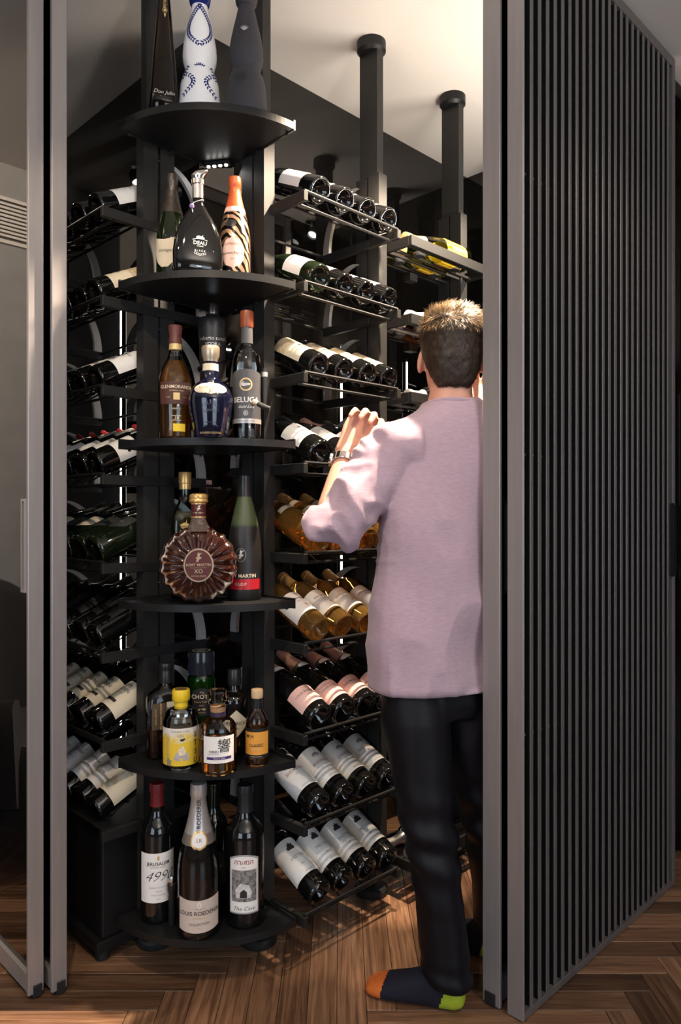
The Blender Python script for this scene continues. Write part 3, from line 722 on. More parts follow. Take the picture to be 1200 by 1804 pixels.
K['oden'] = wine('wine_bottle', bordeaux(.0385, .305), bg, (.238, black_cap, 'capsule'), [(.045, .15, 95, cream)],
                 [('ODEN', .016, .115, ink, 0), ('RESERVE', .006, .10, grey_ink, 0)], shapes=[([[(-.020, -.005), (.020, -.005), (.020, .005), (-.020, .005)]], .070, ink, 0), (CREST, .132, grey_ink, 0)])
K['script'] = wine('wine_bottle', bordeaux(.0385, .305), bg, (.238, black_cap, 'capsule'), [(.045, .15, 95, paper)],
                   [('Rothfeld', .014, .118, ink, 0, .4), ('Cabernet', .008, .09, ink, 0), ('SAUVIGNON', .006, .08, grey_ink, 0), ('2015', .005, .062, grey_ink, 0)])
K['picture'] = wine('wine_bottle', bordeaux(.0385, .305), bg, (.238, black_cap, 'capsule'), [(.045, .15, 95, cream)], [('Castellum', .013, .13, ink, 0)],
                    shapes=[([ell(-.006, 0, .010, .014), ell(.007, -.004, .008, .010)], .085, tan_label, 0)])

# rows of the two racks
ORD = ['first', 'second', 'third', 'fourth', 'fifth', 'sixth']
def basis(RM, x, y, z, roll=0.0, tilt=TILT):
    c, s = cos(tilt), sin(tilt)
    zax = Vector((0, c, s)); up = Vector((0, -s, c)); yax = -up; xax = yax.cross(zax)
    R = Matrix((xax, yax, zax)).transposed().to_4x4()
    return RM @ Matrix.Translation((x, y, z)) @ R @ Matrix.Rotation(roll, 4, 'Z')
rowsR = [(['cream'] * 4, 'dark wine bottle with white label, top row of right rack'),
         (['green', 'white', 'white', 'white'], 'dark wine bottle with white label, second row of right rack'),
         (['ornate'] * 4, 'dark wine bottle with ornate tan label, third row of right rack'),
         (['bigwhite', 'bigwhite', 'rosefoil', 'blackfoil'], None),
         (['amber'] * 4, 'golden champagne bottle with gold foil in right rack'),
         (['rose'] * 4, 'amber wine bottle with white label and gold capsule'),
         (['pink'] * 4, 'dark champagne bottle with pink label and copper foil'),
         (['crest'] * 4, 'dark wine bottle, large white label, row above the bottom one'),
         (['horse'] * 4, 'dark wine bottle, white label with horse, bottom row')]
odd = ['big dark bottle with plain white label, left one beside the hand', 'big dark bottle with plain white label, nearest to the hand',
       'champagne bottle with copper foil behind the hand', 'champagne bottle with black foil behind the hand']
for k, (kinds, desc) in enumerate(rowsR):
    for i, kn in enumerate(kinds):
        roll = radians(random.uniform(-9, 9)) + (radians(-14) if k >= 4 else 0)
        lab = odd[i] if desc is None else '%s, %s from the left' % (desc, ORD[i])
        if kn == 'green': lab = 'dark green bottle with white label, second row of right rack beside corner post'
        spawn(K[kn], basis(RR, R_X[i], -0.125 + random.uniform(-.004, .004), R_Z[k] + 0.042, roll), lab, 'bottle', 'bottles in the right rack')
rowsL = [(['cream'] * 6, 'dark wine bottle with white label, top row of left rack'),
         (['ornate'] * 6, 'dark wine bottle with cream label, second row of left rack'),
         (['cream'] * 6, 'dark wine bottle with white label, third row of left rack'),
         (['ribbon'] * 6, 'dark bottle with red and white ribbons in left rack'),
         (['shield', 'shield', 'shieldlight', 'shield', 'shieldlight', 'shield'], 'champagne bottle with dark crumpled foil in left rack'),
         (['black'] * 6, 'black bottle with pewter capsule in left rack'),
         (['oden'] * 6, 'dark wine bottle with cream label, row above the lowest, left rack'),
         (['picture', 'script', 'script', 'script', 'script', 'script'], 'dark wine bottle, pale label, lowest row of left rack')]
for k, (kinds, desc) in enumerate(rowsL):
    for i, kn in enumerate(kinds):
        roll = radians(random.uniform(-8, 8)) + radians(12 if k > 5 else 4)
        spawn(K[kn], basis(RL, L_X[i], -0.125 + random.uniform(-.004, .004), L_Z[k] + 0.044, roll), '%s, %s from the right' % (desc, ORD[i]), 'bottle', 'bottles in the left rack')

# bottles lying flat on the display trays of the second bay, necks to the left
yellow_label = M('yellow_label', (.75, .52, .03), .6, var=.05)
K['yellow'] = wine('champagne_bottle', champagne(.043, .315), olive_wine, (.225, gold, 'foil'), [(.03, .14, 150, yellow_label)], [('BRUT', .012, .08, ink, 0)])
K['orange'] = wine('wine_bottle', champagne(.040, .30), orange_wine, (.225, paper, 'capsule'), [(.05, .12, 60, paper)], [('ORANGE', .009, .09, ink, 0)])
K['darkflat'] = wine('wine_bottle', bordeaux(), bg, (.225, silver_foil, 'capsule'), [(.06, .14, 80, paper)], [('MERLOT', .010, .11, ink, 0)])
flat = [('yellow', 'green-gold bottle with yellow label lying on the top display tray'), ('orange', 'orange bottle with white capsule lying on the second display tray'),
        ('darkflat', 'dark bottle with silver capsule lying on the third display tray')] + \
       [('darkflat', 'dark bottle lying flat on the %s display tray behind the person' % o) for o in ('fourth', 'fifth', 'sixth')] + \
       [('darkflat', 'dark bottle with silver capsule lying left of the thigh of the person'), ('darkflat', 'dark bottle with silver capsule lying left of the knee of the person'),
        ('darkflat', 'dark bottle lying on the lowest display tray by the shin')]
for k, (kn, lab) in enumerate(flat):
    for j, yy in enumerate((-0.1, -0.013)):
        rr = .044 if kn != 'darkflat' else .038
        T = RR @ Matrix.Translation((BAY + 0.36, yy, R_Z[k] - 0.008 + sqrt(rr * rr - .029 ** 2))) @ Matrix.Rotation(-pi / 2, 4, 'Y') @ Matrix.Rotation(radians(-90 + 30 * j), 4, 'Z')
        kk = kn if (j == 0 or k < 2) else 'darkflat'
        spawn(K[kk], T, lab + (', front one' if j == 0 else ', rear one'), 'bottle', 'bottles on the display trays')

# ------------------------------------------------------------------ bottles on the corner shelves
def shelf_T(px, Y, k, turn=0.0):
    X = P2(px, Y)
    return Matrix.Translation((X, Y, SH_Z[k] + 0.0002)) @ Matrix.Rotation(-math.atan2(X, Y) + radians(turn), 4, 'Z')
def inner(prof, z1, t=.0028, z0=.006):
    f = outer(prof) if len(prof) > 8 else outer(prof)
    n = 14; return [(0, z0)] + [(max(f(z0 + (z1 - z0) * i / n) - t, .003), z0 + (z1 - z0) * i / n) for i in range(n + 1)] + [(0, z1)]
def simple(prof):            # closes a plain outer profile
    return [(0, .004), (prof[0][0] * .7, .004), (prof[0][0] * .8, 0.0005), (prof[0][0] * .9, 0)] + prof + [(0, prof[-1][1])]
def clear_bottle(name, prof, liquid, level, cap=None, labels=(), texts=(), shapes=(), seg=32):
    k = wine(name, prof, clear_glass, cap, labels, texts, seg, shapes)
    k.add('liquid', MB().lathe(inner(prof, level), seg).mesh('liquid', angle=50), liquid); return k
def leaf(cx, cy, a, l, w):
    pts = []
    for i in range(8):
        t = 2 * pi * i / 8; x, y = l * cos(t), w * sin(t) * (1 - .4 * cos(t))
        pts.append((cx + x * cos(a) - y * sin(a), cy + x * sin(a) + y * cos(a)))
    return pts
def vine(path, n, l=.0044, w=.0022, gap=.0036):
    """pairs of leaves along a curve given as a function 0..1 -> (x, z)"""
    out = []
    for i in range(n):
        t = i / (n - 1); x, z = path(t); x2, z2 = path(min(t + .01, 1.0)); x1, z1 = path(max(t - .01, 0.0))
        a = math.atan2(z2 - z1, x2 - x1)
        for s in (-1, 1): out.append(leaf(x - s * gap * sin(a), z + s * gap * cos(a), a + s * .7, l, w))
    return out
def flat_kind(k, geo_list, y, mat, name='lettering', parent=0):
    m = MB()
    for g, x, z in geo_list: m.add(*wrap_geo(g, None, z, x, .0006, flat=y))
    return k.add(name, m.mesh(name, smooth=False), mat, parent)
def poly_geo(polys): return ([Vector((x, y, 0)) for p in polys for x, y in p], [tuple(range(sum(len(q) for q in polys[:i]), sum(len(q) for q in polys[:i + 1]))) for i in range(len(polys))])

CG = 'bottles on the corner shelves'
# --- top shelf
k = Kind('tequila_bottle')
lv = [(0, .036, .034, 2.6), (.004, .0395, .037, 2.6), (.06, .0362, .034, 2.6), (.14, .0298, .028, 2.5), (.22, .0228, .022, 2.3), (.30, .0165, .0165, 2), (.345, .0140, .0140, 2)]
k.add('glass_body', MB().rings(lv, 32).mesh('glass_body', angle=60), thin_glass('smoke_glass', (.32, .22, .12), 1.5))
k.add('liquid', MB().rings([(z + .003, a - .003, b - .003, n) for z, a, b, n in lv[:3]] + [(.135, .027, .025, 2.5)], 32).mesh('liquid', angle=60), M('tequila_liquid', (.06, .045, .04), .1, trans=.4, ior=1.34, var=.1))
k.add('stopper', MB().lathe([(0, .342), (.0150, .342), (.0155, .35), (.0155, .385), (.013, .39), (0, .39)], 20).mesh('stopper'), gold)
g = text_geo('Don Julio', .014, .35); flat_kind(k, [(g, -.004, .040)], .0365, M('pale_print', (.55, .50, .42), .6, var=.05))
v = text_geo('RESERVA', .011); gv = ([Vector((-p.y, p.x, 0)) for p in v[0]], v[1]); flat_kind(k, [(gv, 0, .292)], .0185, gold_print)
flat_kind(k, [(poly_geo(ring(0, 0, .006, .007, .0012) + [ell(0, 0, .003, .004)] + [[(-.003, -.009), (0, -.020), (.003, -.009)]]), 0, .262)], .0215, gold_print, 'emblem')
spawn(k, shelf_T(289, 1.935, 0, 6), 'tall tapered brown tequila bottle, leftmost on the top corner shelf', 'bottle', CG)
CLASE = simple([(.050, 0), (.0552, .004), (.0545, .03), (.0505, .080), (.0440, .105), (.0375, .119), (.0385, .127), (.0430, .142), (.0450, .158), (.0435, .182), (.0395, .208),
                (.0335, .235), (.0270, .262), (.0220, .285), (.0205, .298)])
CAPB = [(0, .292), (.0215, .292), (.0262, .300), (.0290, .314), (.0285, .335), (.024, .350), (.016, .358), (0, .360)]
ceramic = M('white_ceramic', (.82, .81, .80), .12, 0, .5, var=.02, coat=.5); cobalt = M('cobalt', (.012, .022, .16), .18, var=.15)
k = Kind('ceramic_bottle'); f = outer(CLASE)
k.add('ceramic_body', MB().lathe(CLASE, 40).mesh('ceramic_body', angle=60), ceramic)
k.add('stopper', MB().lathe(CAPB, 32).mesh('stopper', angle=60), cobalt)
def teardrop(s): return lambda t: (s * .038 * (sin(pi * min(t * 1.02, 1)) ** .75 * (0.45 + .75 * t) if t < 1 else 0), .284 - .116 * t)
vines = vine(teardrop(1), 22) + vine(teardrop(-1), 22)
for s in (-1, 1):
    vines += vine(lambda t, s=s: (s * (.046 - .032 * sin(pi * t) * (1 - .15 * t)), .100 - .062 * t), 11)
    vines += vine(lambda t, s=s: (s * (.034 + .018 * t), .118 - .03 * t), 5)
vines += [leaf(x, .118 + .004 * (1 - abs(x) / .012), pi / 2 - x * 90, .0042, .0018) for x in (-.011, -.0065, -.002, .002, .0065, .011)]
m = MB()
for poly in vines: m.add(*wrap_geo(([Vector((x, z, 0)) for x, z in poly], [tuple(range(8))]), f, 0, 0, .0006))
k.add('leaf_pattern', m.mesh('leaf_pattern', smooth=False), cobalt)
spawn(k, shelf_T(352, 1.95, 0), 'white ceramic bottle with blue leaf pattern and blue stopper on top shelf', 'bottle', CG)
matte = M('matte_charcoal', (.030, .028, .034), .7, var=.12, vscale=150)
k = Kind('ceramic_bottle'); k.add('ceramic_body', MB().lathe(CLASE, 40).mesh('ceramic_body', angle=60), matte)
k.add('stopper', MB().lathe([(r * 1.02, z) for r, z in CAPB], 32).mesh('stopper', angle=60), matte)
m = MB()
for poly in ring(0, 0, .016, .020, .0015): m.add(*wrap_geo(([Vector((x, z, 0)) for x, z in poly], [(0, 1, 2, 3)]), f, .212, 0, .0006))
for i in range(12): m.add(*wrap_geo(([Vector((x, z, 0)) for x, z in leaf(.012 * cos(i * pi / 6), .012 * sin(i * pi / 6), i * pi / 6, .008, .0016)], [tuple(range(8))]), f, .082, -.15, .0006))
k.add('relief', m.mesh('relief', smooth=False), M('charcoal_relief', (.016, .015, .018), .6, var=.1), 0)
m = MB()
for i in range(7):
    a = radians(48 + 14 * i); m.add(*wrap_geo(([Vector((x, z, 0)) for x, z in leaf(.009 * cos(a), .009 * sin(a), a, .0080, .0011)], [tuple(range(8))]), f, .206, 0, .0009))
k.add('agave_emblem', m.mesh('agave_emblem', smooth=False), M('grey_print', (.36, .35, .36), .6, var=.05), 0)
spawn(k, shelf_T(434, 1.95, 0, -8), 'matte charcoal ceramic bottle with small agave emblem on top shelf', 'bottle', CG)

# --- second shelf
k = wine('champagne_bottle', champagne(.0425, .317), green_black, (.205, dark_foil, 'foil'), [(.05, .125, 50, cream, 'shield')], [('Vintage', .013, .095, ink, 0, .3)])
spawn(k, shelf_T(303, 2.04, 1, -28), 'dark champagne bottle with crumpled foil and yellowed shield label, behind black flask', 'bottle', CG)
k = Kind('cognac_flask')
lv = [(0, .054, .018, 3.5), (.003, .0605, .025, 3.2), (.02, .0645, .028, 3), (.06, .0655, .0285, 3), (.10, .0600, .027, 2.8), (.13, .0490, .024, 2.6), (.155, .0350, .0195, 2.4), (.175, .0220, .016, 2.1), (.190, .0140, .0135, 2), (.215, .0125, .0125, 2)]
k.add('glass_body', MB().rings(lv, 40).mesh('glass_body', angle=60), bg)
k.add('collar', MB().lathe([(0, .200), (.0150, .200), (.0150, .236), (.0172, .238), (.0172, .250), (.0150, .252), (0, .252)], 24).mesh('collar'), chrome)
k.add('stopper', MB().rings([(.252, .0140, .0140, 2), (.258, .0175, .0160, 2), (.266, .0195, .0165, 2.2, .003, 0), (.273, .0170, .0140, 2.4, .009, 0), (.280, .0120, .0110, 2.4, .016, 0), (.283, .006, .006, 2.4, .021, 0)], 24).mesh('stopper', angle=60), chrome)
m = MB().tube([(.0145 * cos(t), .0145 * sin(t) - .0, .192 + .006 * cos(t)) for t in [2 * pi * i / 20 for i in range(21)]], .0013, 6)
m.tube([(-.012, -.010, .188), (-.020, -.018, .175), (-.018, -.024, .155)], .0012, 6)
k.add('cord', m.mesh('cord'), silver_foil)
k.add('charm', MB().lathe([(0, -.007), (.005, -.005), (.007, 0), (.005, .005), (0, .007)], 12, Matrix.Translation((-.020, -.022, .172))).mesh('charm'), M('amethyst', (.30, .22, .42), .1, .3, var=.2))
flat_kind(k, [(text_geo('DEAU', .0135, 0, .01), 0, .0765), (text_geo('COGNAC', .0042), 0, .0685), (text_geo('B L A C K', .0066), 0, .0570),
              (poly_geo([[(-.010, -.003), (.010, -.003), (.012, .001), (.007, .003), (.008, .008), (.004, .004), (-.004, .006), (-.009, .003)]] + [[(-.019 + .0038 * i, -.005 + .0035 * sin(pi * i / 10)), (-.0152 + .0038 * i, -.005 + .0035 * sin(pi * (i + 1) / 10)), (-.0152 + .0038 * i, -.0062 + .0035 * sin(pi * (i + 1) / 10)), (-.019 + .0038 * i, -.0062 + .0035 * sin(pi * i / 10))][::-1] for i in range(10)]), 0, .090),
              (poly_geo([e for x in (-.012, -.006, 0, .006, .012) for e in ring(x, -.3 * (.012 - abs(x)), .0034, .0030, .0008, 10)]), 0, .0505)], .0285, white_ink)
spawn(k, shelf_T(349, 1.925, 1, 10), 'glossy black cognac flask with flared silver stopper on second shelf', 'bottle', CG)
zebra = bpy.data.materials.new('zebra_copper'); zebra.use_nodes = True; nt = zebra.node_tree; bsd = nt.nodes['Principled BSDF']
wv = nt.nodes.new('ShaderNodeTexWave'); wv.bands_direction = 'DIAGONAL'; wv.inputs['Scale'].default_value = 22; wv.inputs['Distortion'].default_value = 5.5; wv.inputs['Detail'].default_value = 1.0
wv.inputs['Detail Scale'].default_value = 1.2
tcz = nt.nodes.new('ShaderNodeTexCoord'); nt.links.new(tcz.outputs['Object'], wv.inputs['Vector'])
crz = nt.nodes.new('ShaderNodeValToRGB'); crz.color_ramp.interpolation = 'CONSTANT'; crz.color_ramp.elements[0].color = (.012, .01, .01, 1); crz.color_ramp.elements[1].color = (.72, .42, .26, 1); crz.color_ramp.elements[1].position = .42
nt.links.new(wv.outputs['Fac'], crz.inputs[0]); nt.links.new(crz.outputs[0], bsd.inputs['Base Color']); bsd.inputs['Metallic'].default_value = .85; bsd.inputs['Roughness'].default_value = .25
k = wine('champagne_bottle', champagne(.0415, .285), zebra, [(.196, orange_foil, 'foil'), (.184, pink_label, 'neck_label', .198)],
         [(.028, .112, 42, M('blush_label', (.72, .48, .40), .7, var=.04), 'oval', -8), (.138, .158, 22, black_cap, 'oval', -16, .0025)],
         [('CUVEE ROSE', .0085, .092, red_ink, 0, 0, 0, -8), ('Laurent-Perrier', .0105, .068, ink, 0, .1, .005, -8), ('BRUT', .005, .052, red_ink, 0, 0, 0, -8)])
spawn(k, shelf_T(414, 1.985, 1, 0), 'champagne bottle in copper and black zebra sleeve with orange foil', 'bottle', CG)

# --- third shelf
GLEN = simple([(.038, 0), (.0405, .004), (.0415, .04), (.0440, .10), (.0445, .135), (.0425, .160), (.036, .182), (.027, .200), (.0195, .215), (.0160, .230), (.0150, .262)])
brown_label = M('brown_label', (.065, .022, .015), .55, var=.08)
k = clear_bottle('whisky_bottle', GLEN, whisky, .205, [(.234, gold_print, 'neck_band', .250)], [(.088, .146, 62, brown_label)],
                 [('GLENMORANGIE', .0118, .132, cream, 0, 0, .006), ('EXTREMELY RARE', .0045, .122, gold_print, 0), ('AGED', .004, .105, gold_print, 0, 0, 0, -28), ('YEARS', .004, .105, gold_print, 0, 0, 0, 28), ('18', .012, .052, cream, None, 0, .01),
                  ('RESERVE', .0055, .076, cream, None)],
                 shapes=[([[(-.008, -.009), (.008, -.009), (.008, .009), (-.008, .009)]], .108, gold_print, 0), (bars([(.058, .6), (.0465, .6)], .020), 0, cream, None)])
k.add('stopper', MB().lathe([(0, .250), (.0170, .250), (.0172, .262), (.0150, .268), (.0180, .290), (.0180, .297), (.0160, .299), (0, .299)], 28).mesh('stopper'), M('maroon_cap', (.10, .025, .02), .5, var=.1))
m = MB().add(*label_geo(outer(GLEN), .018, .038, TH(22), TH(10), off=.0008, n=8))
k.add('yellow_patch', m.mesh('yellow_patch'), yellow_label)  # plain yellow patch low on the glass
spawn(k, shelf_T(309, 1.935, 2, 4), 'whisky bottle with brown label and maroon stopper, left on third shelf', 'bottle', CG)
navy = M('navy_glaze', (.003, .004, .016), .10, 0, .5, coat=.6, var=.1)
RS = simple([(.041, 0), (.0435, .004), (.0470, .03), (.0540, .065), (.0575, .090), (.0570, .105), (.0510, .124), (.0390, .138), (.0260, .147), (.0205, .153), (.0195, .175), (.0190, .196)])
k = wine('ceramic_flagon', RS, navy, [(.172, cream, 'neck_band', .190)], [(.106, .138, 50, cream, 'oval')],
         [('ROYAL SALUTE', .0088, .124, ink, 0), ('21', .011, .113, ink, 0, .3, .01), ('21 YEARS', .005, .181, red_ink, None), ('BLENDED SCOTCH', .0065, .010, gold_print, None)],
         shapes=[(ring(-.012, 0, .010, .012, .0014, 14) + ring(.012, 0, .010, .012, .0014, 14) + [leaf(-.010, .010, 1.2, .008, .003), leaf(.010, .010, 1.9, .008, .003), leaf(0, -.006, 0, .014, .003), leaf(0, .014, 1.57, .007, .003)], .072, M('navy_relief', (.05, .055, .08), .2, .3, var=.1), None),
                 ([leaf(0, 0, 0, .020, .0012), leaf(-.016, -.008, .8, .005, .0015), leaf(.016, -.008, -.8, .005, .0015)], .036, MATS.get('navy_relief', cobalt), None)])
k.add('stopper', MB().lathe([(0, .196), (.0175, .196), (.0190, .204), (.0225, .212), (.0235, .232), (.0225, .236), (0, .238)], 28).mesh('stopper'), M('champagne_metal', (.50, .42, .31), .35, .7, var=.1))
spawn(k, shelf_T(371, 1.90, 2), 'dark blue glazed flagon with oval cream label, front of third shelf', 'bottle', CG)
CAV = simple([(.038, 0), (.0400, .004), (.0395, .06), (.0370, .13), (.0355, .20), (.0370, .27), (.0405, .325), (.0410, .340), (.0370, .348), (.019, .353), (.0165, .358), (.0165, .364)])
satin_black = M('satin_black', (.014, .014, .015), .38, var=.1)
k = wine('vodka_bottle', CAV, satin_black, None, [], [('roberto cavalli', .0145, .287, silver_foil, None, 0, .01), ('VODKA', .0125, .271, silver_foil, None, 0, .01)])
fcv = outer(CAV)
k.add('snake_coil', MB().tube([((fcv(z) + .003) * cos(t), (fcv(z) + .003) * sin(t), z) for t, z in [(2 * pi * i / 20, .125 + .0027 * i + .004 * sin(i * .7)) for i in range(42)]], [.0045 * (1 if 3 < i < 38 else .5) for i in range(42)], 8).mesh('snake_coil'), satin_black)
k.add('stopper', MB().lathe([(0, .360), (.0175, .360), (.0175, .362), (.0170, .387), (.0160, .389), (0, .389)], 24).mesh('stopper'), chrome)
spawn(k, shelf_T(375, 2.055, 2), 'tall satin black vodka bottle with chrome cap behind the blue flagon', 'bottle', CG)
BEL = simple([(.0345, 0), (.0368, .004), (.0372, .05), (.0372, .195), (.0355, .215), (.0285, .232), (.0195, .243), (.0150, .252), (.0145, .300)])
slate = M('slate_label', (.075, .075, .08), .5, .2, var=.1)
k = clear_bottle('vodka_bottle', BEL, water_liquid, .235, [(.252, slate, 'neck_label', .296)], [(.045, .180, 78, slate, 'arch'), (.040, .052, 80, silver_foil, 'rect', 0, .0012)],
                 [('BELUGA', .0195, .100, white_ink, 0, 0, .012), ('Gold Line', .0105, .082, white_ink, 0, .4), ('NOBLE RUSSIAN VODKA', .0042, .0455, ink, 1), ('VODKA', .005, .260, white_ink, None)],
                 shapes=[(ring(0, 0, .017, .017, .0035), .140, gold_print, 0), ([leaf(0, 0, .1, .013, .004), leaf(-.009, .004, .9, .006, .002)], .140, silver_foil, 0), (ring(0, 0, .006, .007, .002, 10) + [leaf(0, 0, 1.57, .004, .002)], .066, silver_foil, 0), (ring(0, 0, .006, .007, .002, 10), .280, silver_foil, None)])
k.add('wax_seal', MB().lathe([(0, .296), (.0165, .294), (.0180, .300), (.0185, .330), (.0175, .337), (.012, .339), (0, .339)], 24).mesh('wax_seal', angle=60), M('brick_wax', (.24, .055, .02), .35, var=.15, bump=.2, bscale=60))
b_ = k.add('brush', MB().tube([(.046, -.004, .085), (.047, -.002, .150), (.046, 0, .188)], [.0055, .008, .0072], 12).mesh('brush'), satin_black)
k.add('brush_band', MB().lathe([(.0076, -.006), (.0082, -.006), (.0082, .006), (.0076, .006)], 14, Matrix.Translation((.0465, -.001, .172))).mesh('brush_band'), silver_foil, b_)
h_ = k.add('hammer', MB().tube([(.030, -.040, .090), (.046, -.044, .082), (.062, -.046, .076)], [.0065, .0070, .0055], 12).mesh('hammer'), satin_black)
k.add('bristle', MB().tube([(.018, -.0385, .098), (.022, -.039, .094), (.031, -.040, .0895)], [.004, .0072, .0066], 12).mesh('bristle'), M('bristle_cream', (.62, .50, .33), .8, var=.2, vscale=200), h_)
spawn(k, shelf_T(435, 1.94, 2, -4), 'clear vodka bottle with slate label and orange-brown wax top', 'bottle', CG)

# --- fourth shelf
k = Kind('cognac_decanter')
R0, ZC, NR = .0985, .101, 18
def xo_pt(rho, t, side):
    rib = cos(NR * t); w = min(1, max(0, (rho - .34) / .3))
    rad = R0 * rho * (1 + .022 * rib * (rho > .9))
    th = .036 * (1 - rho ** 2.6) ** .5 if rho < 1 else 0
    th = (th + .007) * (1 + .12 * rib * w) if rho < 1 else .004
    return (rad * sin(t), side * th, max(ZC + rad * cos(t), .0))
rhos = [0, .2, .36, .42, .5, .6, .7, .8, .88, .94, .98, 1.0]; NT = NR * 6
vs, fs = [], []
for side in (-1, 1):
    base = len(vs)
    for rho in rhos:
        for j in range(NT): vs.append(xo_pt(rho, 2 * pi * j / NT, side))
    for i in range(len(rhos) - 1):
        for j in range(NT):
            a, b = base + i * NT + j, base + i * NT + (j + 1) % NT
            fs.append((a, b, b + NT, a + NT) if side > 0 else (a, a + NT, b + NT, b))
n1 = (len(rhos) - 1) * NT
for j in range(NT):
    a, b = n1 + j, n1 + (j + 1) % NT; c = len(rhos) * NT
    fs.append((a, a + c, b + c, b))
k.add('glass_body', MB().add(vs, fs).mesh('glass_body', angle=75), cognac)
k.add('neck', MB().lathe([(0, .185), (.034, .186), (.029, .196), (.022, .208), (.0185, .218), (.0180, .226), (0, .226)], 28).mesh('neck', angle=60), M('neck_glass', (.55, .42, .36), .03, trans=.85, ior=1.4, var=.05))
maroon = M('maroon_label', (.075, .012, .012), .5, var=.1)
nl = k.add('neck_label', MB().lathe([(.0188, .222), (.0192, .222), (.0192, .258), (.0188, .258)], 28).mesh('neck_label'), maroon)
for z in (.2215, .256): k.add('neck_band', MB().lathe([(.0190, z), (.0198, z), (.0198, z + .003), (.0190, z + .003)], 28).mesh('neck_band'), gold, nl)
k.add('stopper', MB().lathe([(0, .259), (.0210, .259), (.0245, .263), (.0245, .266), (.0225, .270), (.0240, .276), (.0225, .281), (.016, .284), (0, .285)], 28).mesh('stopper'), gold)
fo = lambda rx, rz, y: MB().extrude([(rx * cos(2 * pi * i / 40), rz * sin(2 * pi * i / 40)) for i in range(40)], 0, .003, Matrix.Translation((0, -y, ZC)) @ Matrix.Rotation(pi / 2, 4, 'X'))
pl = k.add('oval_rim', fo(.0375, .0425, .0425).mesh('oval_rim'), M('pale_gold', (.66, .53, .34), .3, .8, var=.05))
ol = k.add('oval_label', fo(.0340, .0390, .0436).mesh('oval_label'), maroon, pl)
flat_kind(k, [(text_geo('REMY MARTIN', .0098, 0, .012), 0, ZC + .001), (text_geo('FINE CHAMPAGNE COGNAC', .0032), 0, ZC - .0065), (text_geo('XO', .0145, 0, .014), 0, ZC - .0155), (text_geo('EXCELLENCE', .0062), 0, ZC - .0275),
              (poly_geo(CENTAUR), 0, ZC + .0195)], .0470, MATS['pale_gold'], 'lettering', pl)
m = MB(); fn = lambda z: .0194
m.add(*wrap_geo(text_geo('REMY MARTIN', .0052), fn, .2335, 0, .0005)); m.add(*wrap_geo(poly_geo([[(x * .6, y * .6) for x, y in CENTAUR[0]]]), fn, .2455, 0, .0005))
k.add('neck_lettering', m.mesh('neck_lettering', smooth=False), MATS['pale_gold'], nl)
spawn(k, shelf_T(350, 1.912, 3), 'round ribbed cognac decanter with oval maroon label, front of fourth shelf', 'bottle', CG)
VS = simple([(.042, 0), (.0445, .004), (.0455, .03), (.0455, .12), (.0440, .155), (.0395, .190), (.0325, .222), (.0255, .252), (.0195, .275), (.0165, .290), (.0160, .334)])
frost = bpy.data.materials.new('frosted_green'); frost.use_nodes = True; nt = frost.node_tree; bsd = nt.nodes['Principled BSDF']
tcz = nt.nodes.new('ShaderNodeTexCoord'); sx_ = nt.nodes.new('ShaderNodeSeparateXYZ'); nt.links.new(tcz.outputs['Object'], sx_.inputs[0])
crz = nt.nodes.new('ShaderNodeValToRGB'); crz.color_ramp.elements[0].position = .195; crz.color_ramp.elements[0].color = (.008, .007, .0065, 1); crz.color_ramp.elements[1].position = .205; crz.color_ramp.elements[1].color = (.055, .075, .028, 1)
nt.links.new(sx_.outputs['Z'], crz.inputs[0]); nt.links.new(crz.outputs[0], bsd.inputs['Base Color']); bsd.inputs['Roughness'].default_value = .45
red_label = M('red_label', (.38, .012, .02), .4, var=.05)
k = wine('cognac_bottle', VS, frost, [(.278, black_cap, 'capsule')], [(.030, .058, 75, red_label, 'rect', -14), (.058, .078, 75, satin_black, 'rect', -14)],
         [('REMY MARTIN', .0135, .066, cream, 1, 0, .008, -14), ('V.S.O.P', .0105, .044, cream, 0, 0, .01, -14)], shapes=[([[(x - .010, y) for x, y in CENTAUR[0]]] + ring(-.010, 0, .014, .018, .0008, 18), .122, silver_foil, None)])
spawn(k, shelf_T(431, 2.005, 3), 'frosted green cognac bottle with red label, right on fourth shelf', 'bottle', CG)
k = Kind('whisky_bottle')
lv = [(0, .034, .034, 5), (.003, .0375, .0375, 5), (.20, .0375, .0375, 5), (.225, .0360, .036, 4.5), (.245, .029, .029, 3.2), (.262, .0195, .0195, 2.2), (.28, .0150, .0150, 2), (.306, .0148, .0148, 2)]
k.add('glass_body', MB().rings(lv, 36).mesh('glass_body', angle=60), thin_glass('blue_glass', (.80, .93, .92), 1.5))
k.add('liquid', MB().rings([(z + .003, a - .003, b - .003, n) for z, a, b, n in lv[:4]] + [(.238, .026, .026, 3.2)], 36).mesh('liquid', angle=60), M('dark_whisky', (.10, .06, .02), .05, trans=.7, ior=1.34, var=.1))
k.add('stopper', MB().lathe([(0, .300), (.0160, .300), (.0160, .315), (.0175, .317), (.0175, .345), (.0165, .347), (0, .347)], 24).mesh('stopper'), gold)
navy_label = M('navy_label', (.02, .035, .11), .5, var=.05)
i_ = k.add('slanted_label', MB().extrude([(-.0376, .10), (.0376, .128), (.0376, .158), (-.0376, .130)], .0, .0006, Matrix.Translation((0, -.0376, 0)) @ Matrix.Rotation(pi / 2, 4, 'X')).mesh('slanted_label', smooth=False), navy_label)
k.add('label_edge', MB().extrude([(-.0376, .130), (.0376, .158), (.0376, .162), (-.0376, .134)], .0, .0009, Matrix.Translation((0, -.0376, 0)) @ Matrix.Rotation(pi / 2, 4, 'X')).mesh('label_edge', smooth=False), cream, i_)
